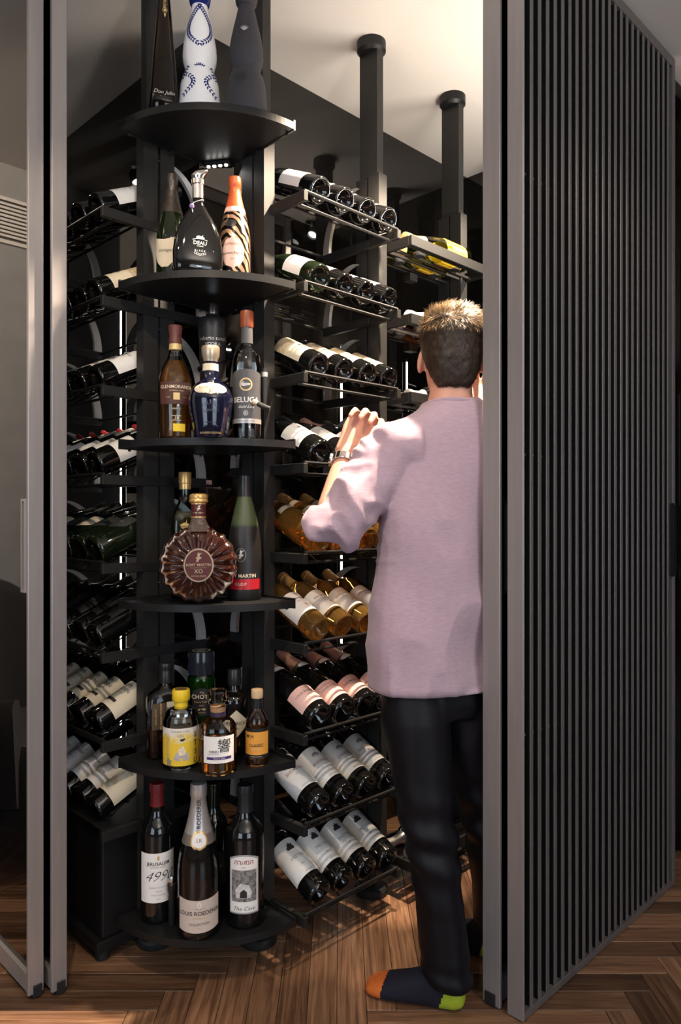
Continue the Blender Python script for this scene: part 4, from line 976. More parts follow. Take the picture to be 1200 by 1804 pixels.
flat_kind(k, [(poly_geo(CREST + [leaf(0, -.004, 0, .010, .003)]), -.004, .198), (text_geo('BLUE LABEL', .005), -.004, .185), (text_geo('SCOTCH WHISKY', .0036), -.004, .179)], .0380, gold_print)
spawn(k, shelf_T(326, 2.05, 3, 6), 'square whisky bottle with gold cap and blue label behind the decanter', 'bottle', CG)

# --- fifth shelf
k = Kind('whisky_bottle')
lv = [(0, .046, .026, 4.5), (.004, .0510, .030, 4.5), (.12, .0515, .0305, 4.5), (.158, .0510, .030, 4.2), (.172, .0440, .027, 3.2), (.182, .030, .021, 2.5), (.190, .0185, .0165, 2), (.200, .0160, .0160, 2), (.212, .0155, .0155, 2)]
k.add('glass_body', MB().rings(lv, 40).mesh('glass_body', angle=60), clear_glass)
k.add('liquid', MB().rings([(.004, .047, .0265, 4.5), (.075, .048, .027, 4.5), (.0755, .048, .027, 4.5)], 40).mesh('liquid', angle=60), M('bourbon', (.42, .15, .04), .03, trans=.9, ior=1.34, var=.1))
wl = k.add('paper_label', MB().box(-.005, .048, -.0315, -.0308, .078, .152).mesh('paper_label', smooth=False), cream)
flat_kind(k, [(text_geo('KNOB', .019, 0, .03), .022, .130), (text_geo('CREEK', .012, 0, .02), .022, .112), (text_geo('KENTUCKY STRAIGHT', .004), .022, .098), (text_geo('BOURBON WHISKEY', .004), .022, .090)], .0315, ink, 'lettering', wl)
sl = k.add('side_label', MB().box(-.044, -.008, -.0313, -.0306, .080, .150).mesh('side_label', smooth=False), M('kraft_dark', (.085, .055, .03), .6, var=.2))
v = text_geo('BOURBON WHISKEY', .0075, 0, .02); gv = ([Vector((-p.y, p.x, 0)) for p in v[0]], v[1]); v2 = text_geo('SMALL BATCH', .0065); gv2 = ([Vector((-p.y, p.x, 0)) for p in v2[0]], v2[1])
flat_kind(k, [(gv, -.020, .115), (gv2, -.034, .115)], .0313, gold_print, 'lettering', sl)
k.add('wax_cap', MB().lathe([(0, .200), (.0170, .198), (.0175, .230), (.0165, .233), (.0180, .236), (.0182, .250), (.0170, .252), (0, .253)], 24).mesh('wax_cap', angle=60), black_cap)
spawn(k, shelf_T(292, 2.01, 4, 14), 'rectangular bourbon bottle with black wax cap at back left of fifth shelf', 'bottle', CG)
CHO = simple([(.036, 0), (.0385, .004), (.0395, .06), (.0395, .190), (.0385, .198), (.0340, .204), (.0335, .210)])
green_glass = thin_glass('green_glass', (.25, .62, .16), 1.5)
k = wine('plum_liqueur_jar', CHO, green_glass, None, [(.095, .172, 40, satin_black, 'arch')], [('The', .009, .160, gold_print, 0, .3), ('CHOYA', .0165, .148, cream, 0, 0, .008), ('Extra Years', .0085, .134, gold_print, 0), ('AGED', .005, .124, gold_print, 0), ('UMESHU', .0055, .104, gold_print, 0)],
         shapes=[([leaf(-.006, 0, .3, .004, .002), leaf(.003, .001, 2.6, .004, .002), ell(.008, 0, .003, .003, 10)], .113, gold_print, 0)])
k.add('liquid', MB().lathe(inner(CHO, .20), 28).mesh('liquid', angle=50), M('plum_liquid', (.20, .42, .06), .04, trans=.85, ior=1.34, var=.15))
ld = k.add('lid', MB().lathe([(0, .206), (.0365, .206), (.0375, .212), (.0375, .262), (.0350, .270), (0, .271)], 32).mesh('lid', angle=40), M('lid_black', (.02, .022, .03), .12, var=.1))
k.add('lid_print', MB().lathe([(.021, .2711), (.024, .2715), (.027, .2711)], 32).mesh('lid_print'), gold_print, ld)
spawn(k, shelf_T(355, 2.09, 4), 'green plum liqueur jar with black lid, tallest at back of fifth shelf', 'bottle', CG)
HEN = simple([(.034, 0), (.0365, .004), (.0375, .03), (.0375, .140), (.0360, .152), (.0290, .162), (.0190, .168), (.0155, .176), (.0150, .190)])
k = wine('gin_bottle', HEN, bg, [(.186, black_cap, 'capsule')], [(.050, .125, 62, cream, 'diamond', 8)], [("HENDRICK'S", .0125, .088, ink, 0, 0, .01, 8), ('GIN', .009, .074, ink, 0, 0, 0, 8)])
k.add('stopper', MB().lathe([(0, .188), (.0180, .188), (.0185, .192), (.0185, .226), (.0165, .230), (0, .231)], 24).mesh('stopper'), black_cap)
spawn(k, shelf_T(413, 2.035, 4), 'black apothecary gin bottle with pale diamond label behind whisky decanter', 'bottle', CG)
GIN = simple([(.042, 0), (.0455, .004), (.0468, .02), (.0468, .118), (.0455, .130), (.0380, .143), (.0255, .151), (.0175, .156), (.0160, .162), (.0158, .172)])
gin_yellow = bpy.data.materials.new('gin_label'); gin_yellow.use_nodes = True; nt = gin_yellow.node_tree; bsd = nt.nodes['Principled BSDF']; bsd.inputs['Roughness'].default_value = .7
tcz = nt.nodes.new('ShaderNodeTexCoord'); sx_ = nt.nodes.new('ShaderNodeSeparateXYZ'); nt.links.new(tcz.outputs['Object'], sx_.inputs[0])
nz = nt.nodes.new('ShaderNodeTexNoise'); nz.inputs['Scale'].default_value = 55; nt.links.new(tcz.outputs['Object'], nz.inputs['Vector'])
ma = nt.nodes.new('ShaderNodeMath'); ma.operation = 'MULTIPLY_ADD'; ma.inputs[1].default_value = .05; nt.links.new(nz.outputs['Fac'], ma.inputs[0]); nt.links.new(sx_.outputs['Z'], ma.inputs[2])
crz = nt.nodes.new('ShaderNodeValToRGB'); crz.color_ramp.elements[0].position = .100; crz.color_ramp.elements[0].color = (.72, .50, .03, 1); crz.color_ramp.elements[1].position = .122; crz.color_ramp.elements[1].color = (.70, .66, .60, 1)
nt.links.new(ma.outputs[0], crz.inputs[0]); nt.links.new(crz.outputs[0], bsd.inputs['Base Color'])
lilac = M('lilac_print', (.42, .38, .42), .7, var=.3, vscale=150)
pet = [leaf(.010 * cos(a), -.012 + .006 * sin(a), a, .010, .0045) for a in [radians(20 + 28 * i) for i in range(6)]] + [leaf(s * .012, -.018, .3 * s, .010, .004) for s in (-1, 1)]
robe = [[(-.007, -.012), (.008, -.012), (.009, .000), (.004, .010), (-.003, .010), (-.009, .000)], ell(.000, .021, .004, .0048, 12)]
hair_ = [ell(.001, .0265, .0055, .0035, 12), ell(.006, .029, .003, .0025, 10)]
k = clear_bottle('gin_bottle', GIN, water_liquid, .135, None, [(.012, .108, 78, gin_yellow)],
                 [('DOUBLE YUZU', .0068, .100, grey_ink, 0, 0, .01, -4), ('GIN', .0100, .089, grey_ink, 0, 0, 0, -4), ('E', .020, .088, ink, 0, 0, .01, 48), ('T', .020, .066, ink, 0, 0, .01, 48), ('S', .020, .044, ink, 0, 0, .01, 48), ('U', .020, .022, ink, 0, 0, .01, 48)],
                 shapes=[(pet, .048, lilac, 0), ([[(x * 1.05, y * 1.05) for x, y in p] for p in robe], .052, M('ivory_print', (.70, .62, .42), .7, var=.3, vscale=200), 0), (hair_, .052, ink, 0),
                         ([leaf(-.038 + .004 * sin(i * 2.1), .034 + .0034 * i, 1.2 + .9 * sin(i * 1.7), .0045, .0012) for i in range(18)], 0, gold_print, 0), ([leaf(-.034 + .005 * cos(i * 2.4), .014 + .0022 * i, i * 1.3, .005, .002) for i in range(8)], 0, grey_ink, 0)])
ys = M('yellow_stopper', (.72, .50, .02), .45, var=.08)
k.add('neck_sleeve', MB().lathe([(.0162, .150), (.0178, .150), (.0172, .172), (0, .172)], 24).mesh('neck_sleeve'), ys)
st = k.add('stopper', MB().lathe([(0, .170), (.0215, .170), (.0230, .173), (.0230, .195), (.0210, .199), (0, .199)], 28).mesh('stopper'), ys)
k.add('stopper_disc', MB().lathe([(0, .1996), (.016, .1996), (.016, .1985), (0, .1985)], 24).mesh('stopper_disc'), M('bronze_disc', (.25, .18, .08), .4, .6, var=.1), st)
spawn(k, shelf_T(319, 1.93, 4, 2), 'clear gin bottle with yellow illustrated label and yellow stopper', 'bottle', CG)
def facet(prof, seg=24): return MB().lathe(prof, seg)
HIB = simple([(.044, 0), (.0475, .003), (.0480, .012), (.0480, .108), (.0465, .117), (.0400, .127), (.0290, .136), (.0200, .142), (.0175, .147), (.0172, .156)])
k = Kind('whisky_decanter')
k.add('glass_body', facet(HIB).mesh('glass_body', angle=8), clear_glass)
k.add('liquid', facet(inner(HIB, .078, .004, .010)).mesh('liquid', angle=8), whisky_pale)
f = outer(HIB)
li_ = k.add('paper_label', MB().add(*label_geo(f, .033, .100, TH(50), 0, .0008)).mesh('paper_label', angle=60), paper)
def put(s_, size, x, z, mat, sh=0, bd=0, nm='lettering', wx=1.0):
    g = text_geo(s_, size, sh, bd); g = ([Vector((p.x * wx, p.y, 0)) for p in g[0]], g[1])
    k.add(nm, MB().add(*wrap_geo(g, f, z, x / .048, .0014)).mesh(nm, smooth=False), mat, li_)
put('響', .036, .013, .074, ink, 0, .003); put('HIBIKI', .0088, -.014, .062, ink, 0, .008); put('JAPANESE WHISKY', .0036, -.014, .0555, grey_ink)
k.add('purple_band', MB().add(*label_geo(f, .042, .049, TH(38), 0, .0011, n=10)).mesh('purple_band'), M('purple_print', (.045, .02, .13), .6, var=.1), li_)
put("Master's Select", .0050, 0, .0453, white_ink, .3)
k.add('neck_band', MB().lathe([(.0176, .140), (.0200, .140), (.0195, .152), (.0176, .152)], 24).mesh('neck_band'), M('dark_purple', (.03, .018, .05), .5, var=.1))
k.add('cork', MB().lathe([(0, .150), (.0190, .152), (.0205, .166), (0, .166)], 20).mesh('cork'), M('cork_tan', (.35, .20, .10), .7, var=.15))
k.add('glass_stopper', facet([(0, .166), (.0225, .166), (.0275, .172), (.0275, .200), (.0245, .206), (0, .206)], 12).mesh('glass_stopper', angle=8), clear_glass)
spawn(k, shelf_T(384, 1.89, 4, 4), 'faceted whisky decanter with glass stopper and white label, front of fifth shelf', 'bottle', CG)
CLA = simple([(.0270, 0), (.0295, .004), (.0300, .015), (.0300, .105), (.0285, .118), (.0225, .131), (.0160, .139), (.0135, .145), (.0130, .175)])
orange_label = M('orange_label', (.72, .33, .05), .6, var=.08)
k = clear_bottle('whisky_bottle', CLA, whisky_pale, .102, [(.146, black_cap, 'neck_sleeve', .174)], [(.030, .096, 75, orange_label), (.090, .099, 75, satin_black, 'rect', 0, .0010), (.022, .031, 75, satin_black, 'rect', 0, .0010)],
                 [('M H', .0125, .078, ink, 0, 0, .02, -34), ('CLASSIC', .0105, .055, ink, 0, 0, .02), ('SINGLE MALT', .0042, .046, cream, 0), ('WHISKY DISTILLERY', .0034, .0262, cream, 2)], shapes=[(ring(.015, 0, .005, .005, .001, 12), .066, gold_print, 0)])
k.add('stopper', MB().lathe([(0, .173), (.0150, .173), (.0155, .176), (.0155, .192), (.0145, .195), (0, .195)], 24).mesh('stopper'), M('beech', (.55, .38, .22), .6, var=.1))
spawn(k, shelf_T(453, 1.945, 4, -4), 'small whisky bottle with orange label and wooden stopper, right of fifth shelf', 'bottle', CG)

# --- lowest shelf
jer = bordeaux(.0440, .360)
k = wine('wine_bottle', jer, bg, [(.300, M('red_wax', (.17, .012, .016), .4, var=.1), 'capsule')], [(.058, .188, 70, paper)],
         [('JERUSALEM', .0125, .160, ink, 0, 0, .015), ('VINEYARD WINERY', .0048, .151, grey_ink, 0), ('4990', .038, .126, ink, 0, .5, -.012), ('CABERNET SAUVIGNON', .0045, .098, grey_ink, 0), ('GALILEE', .0045, .088, grey_ink, 0), ('SINGLE VINEYARD', .0045, .078, grey_ink, 0), ('750 ML', .0038, .068, grey_ink, 0)],
         shapes=[([[(-.003, -.004), (.003, -.004), (.003, .004), (0, .008), (-.003, .004)]], .174, gold_print, 0)])
spawn(k, shelf_T(277, 1.985, 5, 4), 'red-wax wine bottle with white script label, left on lowest shelf', 'bottle', CG)
LR = champagne(.0545, .386)
k = wine('champagne_bottle', LR, bg, [(.245, silver_foil, 'foil')], [(.022, .104, 62, M('beige_label', (.56, .47, .41), .7, var=.03), 'arcdown'), (.232, .268, 26, paper, 'oval', 0, .0026), (.227, .273, 32, gold, 'oval', 0, .0018)],
         [('LOUIS ROEDERER', .0145, .071, ink, 0, 0, .012), ('CHAMPAGNE', .0058, .059, gold_print, 0), ('COLLECTION', .0088, .044, ink, 0), ('242', .006, .034, gold_print, 0), ('FONDEE EN 1776', .004, .083, grey_ink, 0)],
         shapes=[(ring(0, 0, .0055, .0075, .003, 12), .092, white_ink, 0)])
f = outer(LR)
k.add('neck_collar', MB().lathe([(f(.236) + .001, .236), (f(.236) + .0014, .236), (f(.262) + .0014, .262), (f(.262) + .001, .262)], 32).mesh('neck_collar'), M('taupe_foil', (.30, .26, .23), .4, .6, var=.1))
v = text_geo('ROEDERER', .0145, 0, .012); gv = ([Vector((-p.y, p.x, 0)) for p in v[0]], v[1])
k.add('lettering', MB().add(*wrap_geo(gv, f, .312, 0, .0016)).mesh('lettering', smooth=False), ink, 1)
mo = text_geo('LR', .012); k.add('lettering', MB().add(*wrap_geo(mo, f, .250, 0, .0040)).mesh('lettering', smooth=False), grey_ink, 1)
spawn(k, shelf_T(350, 1.918, 5, 2), 'large champagne bottle with silver foil and beige label on lowest shelf', 'bottle', CG)
cav = bordeaux(.0510, .362)
k = wine('wine_bottle', cav, bg, [(.292, satin_black, 'capsule')], [(.042, .196, 46, M('lavender_grey', (.33, .31, .34), .6, var=.1), 'arch'), (.046, .192, 42, paper, 'arch', 0, .0010), (.074, .156, 38, M('engraving', (.18, .17, .165), .7, var=.9, vscale=110), 'rect', 0, .0013)],
         [('המערה'[::-1] if False else 'הרעמה', .0165, .176, red_ink, 1, 0, .012), ('2016', .005, .163, ink, 1), ('The Cave', .0150, .056, ink, 1, .4, -.005)],
         shapes=[([[(-.020, -.028), (.018, -.028), (.022, -.014), (.012, .006), (-.008, .010), (-.022, -.006)]], .112, M('pale_engraving', (.55, .53, .52), .7, var=.3, vscale=120), 2),
                 ([[(-.010, -.028), (.008, -.028), (.008, -.014), (0, -.006), (-.009, -.014)]], .1122, ink, 2)])
k.parts[-1][1].transform(Matrix.Scale(1.01, 4)); 
spawn(k, shelf_T(432, 1.968, 5, -4), 'wine bottle with arched cave picture label, right on lowest shelf', 'bottle', CG)
k = wine('wine_bottle', bordeaux(.0385, .328), green_black, [(.265, green_black, 'capsule')], [(.06, .15, 60, satin_black)], [('BORDEAUX', .008, .11, gold_print, 0)])
spawn(k, shelf_T(377, 2.07, 5), 'plain dark green bottle behind the large champagne bottle', 'bottle', CG)
k = Kind('wine_aerator')
k.add('barrel', MB().lathe([(0, 0), (.0085, 0), (.0095, .003), (.0095, .085), (.012, .092), (.012, .108), (.008, .112), (0, .112)], 20).mesh('barrel'), satin_black)
k.add('ring', MB().lathe([(0, .112), (.0075, .112), (.0085, .116), (.0085, .122), (.006, .128), (0, .128)], 16).mesh('ring'), chrome)
spawn(k, shelf_T(303, 1.945, 5), 'slim black wine aerator standing left of the large champagne bottle', 'wine tool')

# ------------------------------------------------------------------ person reaching into the rack, seen from behind
def loft(mb, secs, seg=24, n=2.2):
    """secs: (centre, x axis, y axis, rx, ry); one closed tube"""
    k = len(mb.v)
    for c, x, y, rx, ry in secs:
        c, x, y = Vector(c), Vector(x), Vector(y)
        for j in range(seg):
            t = 2 * pi * j / seg; a, b = cos(t), sin(t)
            mb.v.append(tuple(c + x * rx * math.copysign(abs(a) ** (2 / n), a) + y * ry * math.copysign(abs(b) ** (2 / n), b)))
    for i in range(len(secs) - 1):
        for j in range(seg):
            a, b = k + i * seg + j, k + i * seg + (j + 1) % seg
            mb.f.append((a, b, b + seg, a + seg))
    mb.f.append(tuple(k + j for j in reversed(range(seg)))); mb.f.append(tuple(k + (len(secs) - 1) * seg + j for j in range(seg)))
    return mb
UX, UY, UZ = Vector((1, 0, 0)), Vector((0, 1, 0)), Vector((0, 0, 1))
def stack(mb, secs, rot=0.0, n=2.2):
    c, s = cos(rot), sin(rot); x, y = Vector((c, s, 0)), Vector((-s, c, 0))
    return loft(mb, [((cx, cy, z), x, y, rx, ry) for z, cx, cy, rx, ry in secs], n=n)
def remesh(mb, voxel, smooth=6, factor=0.5):
    me = bpy.data.meshes.new('tmp'); me.from_pydata(mb.v, [], mb.f); me.update()
    o = bpy.data.objects.new('tmp', me); COL.objects.link(o)
    r = o.modifiers.new('r', 'REMESH'); r.mode = 'VOXEL'; r.voxel_size = voxel
    s = o.modifiers.new('s', 'SMOOTH'); s.factor = factor; s.iterations = smooth
    dg = bpy.context.evaluated_depsgraph_get(); out = bpy.data.meshes.new_from_object(o.evaluated_get(dg))
    bpy.data.objects.remove(o); bpy.data.meshes.remove(me); out.shade_smooth(); return out
def ellipsoid(mb, c, r, seg=16, R=None):
    T = Matrix.Translation(c) @ (R.to_4x4() if R else Matrix.Identity(4)) @ Matrix.Diagonal((*r, 1))
    return mb.lathe([(0, -1)] + [(sin(pi * i / 8), -cos(pi * i / 8)) for i in range(1, 8)] + [(0, 1)], seg, T)
def displaced(me, fn):
    nrm = [v.normal.copy() for v in me.vertices]
    for v, nn in zip(me.vertices, nrm): v.co += nn * fn(v.co, nn)
    me.update(); return me
HC = Vector((0.292, 1.955, 1.646))
SHL, ELL, WRL = Vector((0.130, 1.895, 1.388)), Vector((-0.034, 1.832, 1.180)), Vector((0.012, 1.970, 1.370))
SHR, ELR, WRR = Vector((0.420, 2.035, 1.390)), Vector((0.53, 2.19, 1.26)), Vector((0.440, 2.30, 1.50))
PX = Vector((0.262, 1.885, 0))
TURN = radians(23)
body = MB()
# head, neck
stack(body, [(HC.z + z, HC.x, HC.y + cy, hw, hd) for z, hw, hd, cy in ((-.115, .026, .026, .060), (-.10, .046, .046, .042), (-.075, .058, .070, .018), (-.04, .066, .086, .002), (0, .073, .095, -.004), (.04, .074, .096, -.006), (.075, .064, .084, -.008), (.10, .043, .056, -.008), (.112, .018, .024, -.008))], n=2.1)
stack(body, [(HC.z - .03, HC.x, HC.y - .022, .050, .052), (HC.z - .07, HC.x - .001, HC.y - .022, .053, .055), (HC.z - .11, HC.x - .003, HC.y - .020, .056, .058), (HC.z - .15, HC.x - .005, HC.y - .016, .066, .062), (HC.z - .20, HC.x - .008, HC.y - .01, .10, .07)])
for s in (-1, 1):
    ellipsoid(body, (HC.x + s * .079, HC.y - .006, HC.z - .020), (.009, .019, .033), R=Matrix.Rotation(radians(s * 22), 3, 'Z') @ Matrix.Rotation(radians(-s * 8), 3, 'Y'))
    ellipsoid(body, (HC.x + s * .030, HC.y + .078, HC.z + .022), (.020, .014, .008))
ellipsoid(body, (HC.x, HC.y + .098, HC.z - .022), (.013, .018, .022)); ellipsoid(body, (HC.x, HC.y + .088, HC.z - .066), (.022, .012, .008))
# trunk under the clothes
stack(body, [(1.47, .284, 1.94, .06, .05), (1.42, .282, 1.95, .12, .065), (1.36, .28, 1.955, .14, .075), (1.2, .27, 1.95, .13, .08), (1.0, .262, 1.945, .12, .08), (.84, .26, 1.94, .12, .08), (.78, .26, 1.94, .10, .07)], rot=TURN)
def limb(mb, pts, rad, seg=16): return mb.tube(pts, rad, seg)
limb(body, [SHL + Vector((.04, 0, .0)), SHL, (SHL + ELL) / 2, ELL], [.046, .046, .042, .034])
limb(body, [ELL, ELL.lerp(WRL, .3), ELL.lerp(WRL, .7), WRL, WRL + (WRL - ELL).normalized() * .03], [.034, .040, .034, .0275, .028])
limb(body, [SHR + Vector((-.04, 0, 0)), SHR, (SHR + ELR) / 2, ELR], [.050, .050, .046, .040])
limb(body, [ELR, ELR.lerp(WRR, .3), ELR.lerp(WRR, .7), WRR, WRR + (WRR - ELR).normalized() * .03], [.040, .043, .034, .0275, .028])
limb(body, [(.19, 1.91, .84), (.205, 1.895, .60), (.232, 1.865, .38), (.256, 1.85, .20), (.262, 1.84, .07)], [.08, .066, .05, .044, .034])
limb(body, [(.335, 1.975, .84), (.365, 1.99, .58), (.40, 2.00, .39), (.425, 2.02, .20), (.425, 2.03, .07)], [.08, .066, .05, .044, .034])
def hand(mb0, wrist, d, lat, side, curl):
    """d: forearm direction, lat: towards the thumb, side = -1: palm normal flips"""
    mb = MB(); d = Vector(d).normalized(); lat = Vector(lat); lat = (lat - d * lat.dot(d)).normalized(); nrm = d.cross(lat) * side
    loft(mb, [(wrist - d * .01, lat, nrm, .027, .021), (wrist + d * .02, lat, nrm, .031, .019), (wrist + d * .055, lat, nrm, .040, .0165), (wrist + d * .085, lat, nrm, .041, .0150), (wrist + d * .094, lat, nrm, .034, .011)], seg=18, n=2.6)
    lens = [.074, .084, .079, .062]
    for i, L in enumerate(lens):
        k = wrist + d * (.090 - (.004 if i in (0, 3) else 0)) + lat * (.0305 - .0203 * i)
        a0 = curl[0] + .05 * i; p = k.copy(); pts = [wrist + d * .06 + lat * (.0305 - .0203 * i), k]; ang = 0.0; spread = lat * (.10 - .07 * i)
        for f_, da in ((.46, a0), (.30, curl[1]), (.24, curl[2])):
            ang += da; p = p + (d * cos(ang) + nrm * sin(ang) + spread * .6).normalized() * L * f_; pts.append(p.copy())
        rr = [.0090, .0098, .0088, .0082, .0070] if i < 3 else [.0082, .0088, .0078, .0072, .0062]
        limb(mb, pts, rr, 10); ellipsoid(mb, pts[-1], (.0068,) * 3, 10)
    b = wrist + d * .022 + lat * .022
    pts = [b, b + (d * .5 + lat * .75 + nrm * .35).normalized() * .036, b + (d * .72 + lat * .62 + nrm * .55).normalized() * .066, b + (d * .85 + lat * .38 + nrm * .75).normalized() * .090]
    limb(mb, pts, [.0145, .0125, .0100, .0085], 10); ellipsoid(mb, pts[-1], (.0082,) * 3, 10)
    T = Matrix.Translation(wrist) @ Matrix.Scale(1.17, 4) @ Matrix.Translation(-wrist); mb0.add(mb.v, mb.f, T)
hand(body, WRL + (WRL - ELL).normalized() * .025, (.42, .30, .72), (.90, .05, -.40), -1, (1.25, .95, .6))
hand(body, WRR + (WRR - ELR).normalized() * .025, (-.10, .25, .9), (-1, .1, 0), 1, (.45, .7, .5))
skin = M('skin', (.56, .29, .21), .5, 0, .4, var=.10, vscale=26, bump=.05, bscale=120)
skin.node_tree.nodes['Principled BSDF'].inputs['Subsurface Weight'].default_value = .12
skin.node_tree.nodes['Principled BSDF'].inputs['Subsurface Radius'].default_value = (.010, .004, .002)
PO = Vector((.28, 1.88, 0))
person = thing('person', 'person in lilac shirt and dark trousers, back turned, reaching into the rack', 'person', tuple(PO))
def pobj(name, me, mat, parent=person):
    if parent is person: me.transform(Matrix.Translation(-PO))
    me.materials.clear(); me.materials.append(mat)
    o = bpy.data.objects.new(name, me); COL.objects.link(o); o.parent = parent; return o
def psub(name, mb, mat, parent, **kw):
    me = mb.mesh(name, **kw); me.transform(Matrix.Translation(-PO)); return obj(name, me, mat, parent)
bo = pobj('body', remesh(body, .0045, 3, .5), skin); bo['label'] = 'bare head, neck, forearms and hands'
for s in (-1, 1):
    psub('eye', ellipsoid(MB(), (HC.x + s * .030, HC.y + .079, HC.z + .006), (.0115, .010, .0095)), M('eye_white', (.7, .68, .66), .2, var=.05), bo)
# hair: a cap with fine locks
def cap_secs(off=0.0):
    return [(HC.z + z, HC.x, HC.y + cy, hw + off, hd + off) for z, hw, hd, cy in ((-.098, .042, .024, -.062), (-.078, .056, .036, -.060), (-.050, .067, .052, -.053), (-.018, .0765, .074, -.037), (.005, .081, .090, -.022),
             (.040, .083, .104, -.012), (.075, .077, .100, -.008), (.098, .063, .082, -.004), (.112, .043, .058, .002), (.119, .018, .026, .004))]
hm = MB(); stack(hm, cap_secs(), n=2.15)
hme = remesh(hm, .006, 3, .5)
displaced(hme, lambda p, nn: .0025 * noise.noise(p * 70) + (.004 * noise.noise(Vector((p.x * 60, p.y * 25, p.z * 30))) if p.z > HC.z + .05 else 0))
rng = random.Random(3); sv, sf = [], []
vsn = [(v.co.copy(), v.normal.copy()) for v in hme.vertices]
sv2, sf2 = [], []
for _ in range(12000):
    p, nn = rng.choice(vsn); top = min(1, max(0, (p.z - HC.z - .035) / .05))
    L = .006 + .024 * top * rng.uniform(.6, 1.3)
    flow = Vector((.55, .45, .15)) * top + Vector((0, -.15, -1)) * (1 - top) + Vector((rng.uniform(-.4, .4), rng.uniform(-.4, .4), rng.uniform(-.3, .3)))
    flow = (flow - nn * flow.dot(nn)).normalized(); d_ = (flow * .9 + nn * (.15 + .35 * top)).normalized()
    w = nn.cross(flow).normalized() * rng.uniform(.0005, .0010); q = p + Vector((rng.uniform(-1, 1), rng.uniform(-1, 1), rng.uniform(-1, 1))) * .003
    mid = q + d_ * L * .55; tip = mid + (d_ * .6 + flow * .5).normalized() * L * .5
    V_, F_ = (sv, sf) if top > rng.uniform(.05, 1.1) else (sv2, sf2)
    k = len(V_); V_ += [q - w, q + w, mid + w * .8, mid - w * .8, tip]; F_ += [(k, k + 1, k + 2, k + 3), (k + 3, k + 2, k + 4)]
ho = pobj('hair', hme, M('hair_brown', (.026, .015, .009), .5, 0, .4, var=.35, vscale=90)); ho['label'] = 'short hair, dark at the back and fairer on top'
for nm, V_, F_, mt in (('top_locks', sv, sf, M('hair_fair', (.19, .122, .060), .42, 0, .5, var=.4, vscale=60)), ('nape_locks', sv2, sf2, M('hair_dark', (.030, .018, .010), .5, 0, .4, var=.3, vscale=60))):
    st_ = bpy.data.meshes.new(nm); st_.from_pydata([tuple(v - PO) for v in V_], [], F_); st_.update(); st_.materials.append(mt)
    lo_ = bpy.data.objects.new(nm, st_); COL.objects.link(lo_); lo_.parent = ho; tag(lo_, kind='stuff')
# shirt
sh = MB()
stack(sh, [(.768, .256, 1.948, .184, .120), (.786, .256, 1.948, .186, .122), (.90, .258, 1.948, .181, .113), (1.02, .262, 1.950, .178, .109), (1.14, .268, 1.953, .178, .107), (1.25, .274, 1.956, .182, .106),
           (1.34, .280, 1.959, .188, .105), (1.40, .283, 1.959, .180, .100), (1.445, .285, 1.955, .144, .092), (1.478, .286, 1.947, .100, .082), (1.500, .287, 1.942, .075, .072), (1.514, .287, 1.941, .071, .069)], rot=TURN, n=2.35)
limb(sh, [SHL + Vector((.07, 0, .0)), SHL + Vector((.005, 0, -.005)), SHL.lerp(ELL, .35) + Vector((.008, .0, -.012)), SHL.lerp(ELL, .7) + Vector((.012, 0, -.016)), ELL + Vector((.012, .008, -.004))], [.070, .074, .068, .062, .056], 20)
limb(sh, [ELL + Vector((.012, .004, -.006)), ELL.lerp(WRL, .10), ELL.lerp(WRL, .18)], [.056, .053, .050], 20)
limb(sh, [SHR + Vector((-.07, 0, 0)), SHR, SHR.lerp(ELR, .5), ELR, ELR.lerp(WRR, .4)], [.070, .076, .075, .064, .054], 20)
shm = remesh(sh, .0062, 10, .5)
def folds(p, nn):
    d = 0.0
    q = Vector((p.x * 5 + p.z * 3.0, p.y * 4, p.z * 3.2 - p.x * 5.0)); d += .015 * (1 - 2.6 * abs(noise.noise(q)))
    q = Vector((p.x * 13 + 7, p.y * 9, p.z * 6)); d += .005 * noise.noise(q)
    arm = max(0.0, min(1.0, (.16 - p.x) / .08)) if p.z > 1.1 else 0.0
    q = Vector((p.x * 16 - p.z * 12, p.y * 9, p.z * 14 + p.x * 12)); d += .012 * arm * (.5 - abs(noise.noise(q)) * 1.6)
    low = max(0.0, min(1.0, (1.0 - p.z) / .2)); d += .003 * low * sin(p.x * 30 + 3 * noise.noise(p * 5))
    return d * max(0.0, 1 - 1.3 * abs(nn.z)) if p.z < .83 else d
displaced(shm, folds)
lilac_cloth = M('lilac_cloth', (.39, .285, .345), .85, 0, .2, var=.10, vscale=240, bump=.25, bscale=700, stretch=(.25, .25, 1.0), sheen=.25)
so = pobj('shirt', shm, lilac_cloth); so['label'] = 'loose lilac long-sleeved shirt'
col_ = [(.287 + .071 * cos(t), 1.941 + .070 * sin(t), 1.503 - .012 * sin(t)) for t in [2 * pi * i / 36 for i in range(37)]]
psub('collar_band', MB().tube(col_, .0065, 8), lilac_cloth, so)
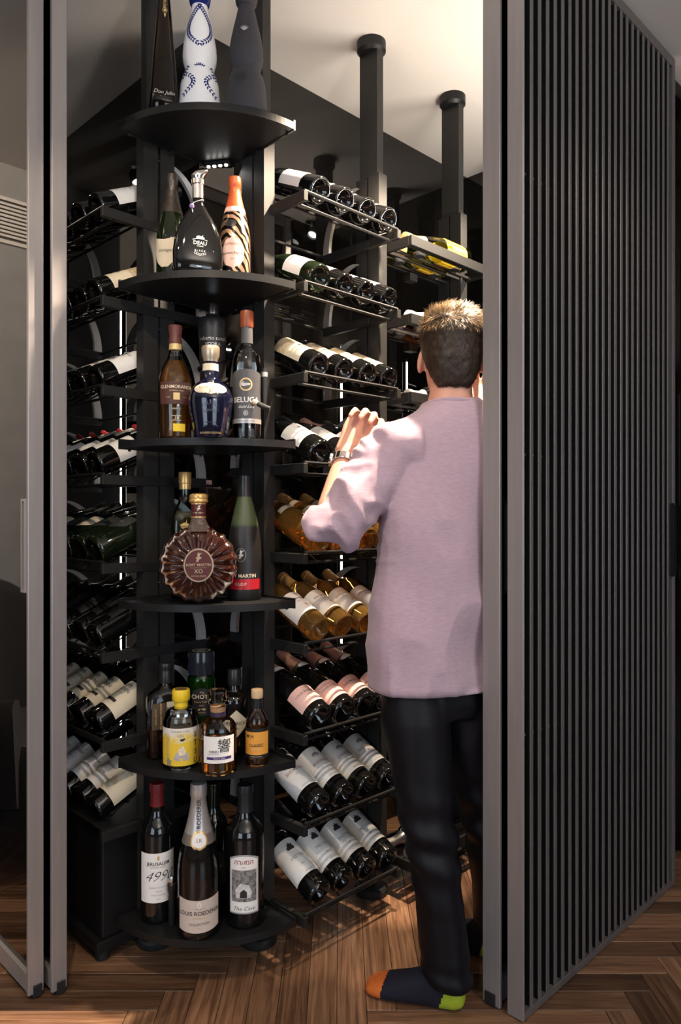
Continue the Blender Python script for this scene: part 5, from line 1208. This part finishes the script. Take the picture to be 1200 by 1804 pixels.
# trousers
tr = MB()
stack(tr, [(.90, .258, 1.948, .120, .078), (.82, .256, 1.946, .138, .088), (.74, .256, 1.942, .145, .096), (.70, .258, 1.94, .118, .088)], rot=TURN, n=2.4)
stack(tr, [(.84, .190, 1.915, .060, .070), (.76, .187, 1.908, .082, .088), (.70, .192, 1.905, .088, .096), (.584, .206, 1.895, .077, .090), (.469, .217, 1.88, .067, .080), (.369, .234, 1.866, .063, .075), (.254, .248, 1.855, .0585, .068), (.139, .259, 1.846, .0585, .066), (.095, .263, 1.842, .058, .066), (.058, .270, 1.840, .055, .062)], n=2.2)
stack(tr, [(.84, .320, 1.985, .060, .062), (.77, .334, 1.985, .074, .080), (.70, .348, 1.987, .084, .094), (.565, .365, 1.995, .074, .088), (.39, .400, 2.01, .066, .078), (.21, .425, 2.025, .060, .068), (.12, .428, 2.03, .058, .066), (.075, .430, 2.03, .056, .064)], n=2.2)
trm = remesh(tr, .0062, 6, .5)
def tfold(p, nn):
    d = .004 * (1 - 2.2 * abs(noise.noise(Vector((p.x * 9, p.y * 9, p.z * 3.5)))))
    kz = math.exp(-((p.z - .40) / .10) ** 2); d += .006 * kz * sin(p.z * 75 + p.x * 30 + 2 * noise.noise(p * 8))
    az = math.exp(-((p.z - .07) / .05) ** 2); d += .004 * az * sin(p.z * 110 + p.x * 20)
    return d
displaced(trm, tfold)
to = pobj('trousers', trm, M('dark_trousers', (.0045, .004, .006), .5, 0, .25, var=.15, vscale=80, bump=.15, bscale=500)); to['label'] = 'dark navy trousers'
# socks with orange toes and lime heels
navy_sock = M('navy_sock', (.006, .006, .016), .9, var=.2, vscale=300, bump=.3, bscale=600)
lime = M('lime_knit', (.33, .42, .02), .85, var=.1, vscale=200, bump=.3, bscale=600)
orange_knit = M('orange_knit', (.55, .13, .02), .85, var=.1, vscale=200, bump=.3, bscale=600)
def sock(heel, dirv, ankle_top, lab):
    d = Vector((*dirv, 0)).normalized(); l = Vector((-d.y, d.x, 0)); heel = Vector((*heel, 0)); m = MB()
    secs = [(.000, .016, .012, .034), (.006, .026, .026, .038), (.025, .033, .036, .040), (.060, .034, .045, .046), (.100, .036, .044, .045), (.140, .041, .034, .036), (.180, .046, .027, .028), (.215, .045, .021, .022), (.240, .036, .016, .017), (.252, .020, .010, .014)]
    loft(m, [(heel + d * s + UZ * (zc + .001), l, UZ, hw, hh) for s, hw, hh, zc in secs], seg=20, n=2.4)
    a = heel + d * .052
    m.tube([a + UZ * .045, a + UZ * .09 + d * .002, Vector((*ankle_top[:2], .17))], [.036, .036, .040], 16)
    me = remesh(m, .0042, 3, .5)
    zs = min(v.co.z for v in me.vertices)
    for v in me.vertices: v.co.z -= zs - .0006
    groups = {0: [], 1: [], 2: []}
    for p in me.polygons:
        c = p.center - heel; s = c.dot(d)
        g = 1 if (s + .35 * (c.z - .04) < .050 and c.z < .082) else (2 if s + .12 * c.z > .206 else 0)
        groups[g].append(tuple(p.vertices))
    vs_ = [v.co - PO for v in me.vertices]; out = []
    for g, nm, mat in ((0, 'sock', navy_sock), (1, 'heel_patch', lime), (2, 'toe_patch', orange_knit)):
        idx = {}; fs2 = [tuple(idx.setdefault(i, len(idx)) for i in f) for f in groups[g]]
        m2 = bpy.data.meshes.new(nm); m2.from_pydata([tuple(vs_[i]) for i in idx], [], fs2); m2.update(); m2.shade_smooth(); m2.materials.append(mat)
        o = bpy.data.objects.new(nm, m2); COL.objects.link(o); o.parent = person if g == 0 else out[0]; out.append(o)
    out[0]['label'] = lab; out[1]['label'] = 'lime green heel'; out[2]['label'] = 'orange toe'
    bpy.data.meshes.remove(me)
sock((.306, 1.815), (-.235, .085), (.262, 1.84), 'dark navy sock with lime heel and orange toe')
sock((.445, 2.01), (-.20, .14), (.425, 2.03), 'dark navy sock with lime heel')
# wrist watch and ring on the left hand
wd_ = (WRL - ELL).normalized(); wx_ = wd_.cross(UZ).normalized(); wy_ = wd_.cross(wx_); wc = WRL - wd_ * .012
for i in range(18):
    a = 2 * pi * i / 18; r_ = .0340
    c = wc + (wx_ * cos(a) + wy_ * sin(a)) * r_
    R = Matrix((wx_ * -sin(a) + wy_ * cos(a), wd_, wx_ * cos(a) + wy_ * sin(a))).transposed().to_4x4()
    if i == 0: wo = psub('watch_band', MB().box(-.0056, .0056, -.011, .011, -.0028, .0028, c=.0010, T=Matrix.Translation(c) @ R), chrome, person, smooth=False); wo['label'] = 'steel wristwatch'
    else: psub('band_link', MB().box(-.0056, .0056, -.011, .011, -.0028, .0028, c=.0010, T=Matrix.Translation(c) @ R), chrome, wo, smooth=False)
a = radians(200); c = wc + (wx_ * cos(a) + wy_ * sin(a)) * .0345
R = Matrix((wx_ * -sin(a) + wy_ * cos(a), wd_, wx_ * cos(a) + wy_ * sin(a))).transposed().to_4x4()
psub('watch_case', MB().lathe([(0, -.004), (.017, -.004), (.019, 0), (.019, .005), (.016, .007), (0, .007)], 24, Matrix.Translation(c) @ R), chrome, wo)
psub('watch_dial', MB().lathe([(0, .0072), (.0145, .0072), (.0145, .0065), (0, .0065)], 24, Matrix.Translation(c) @ R), paper, wo)
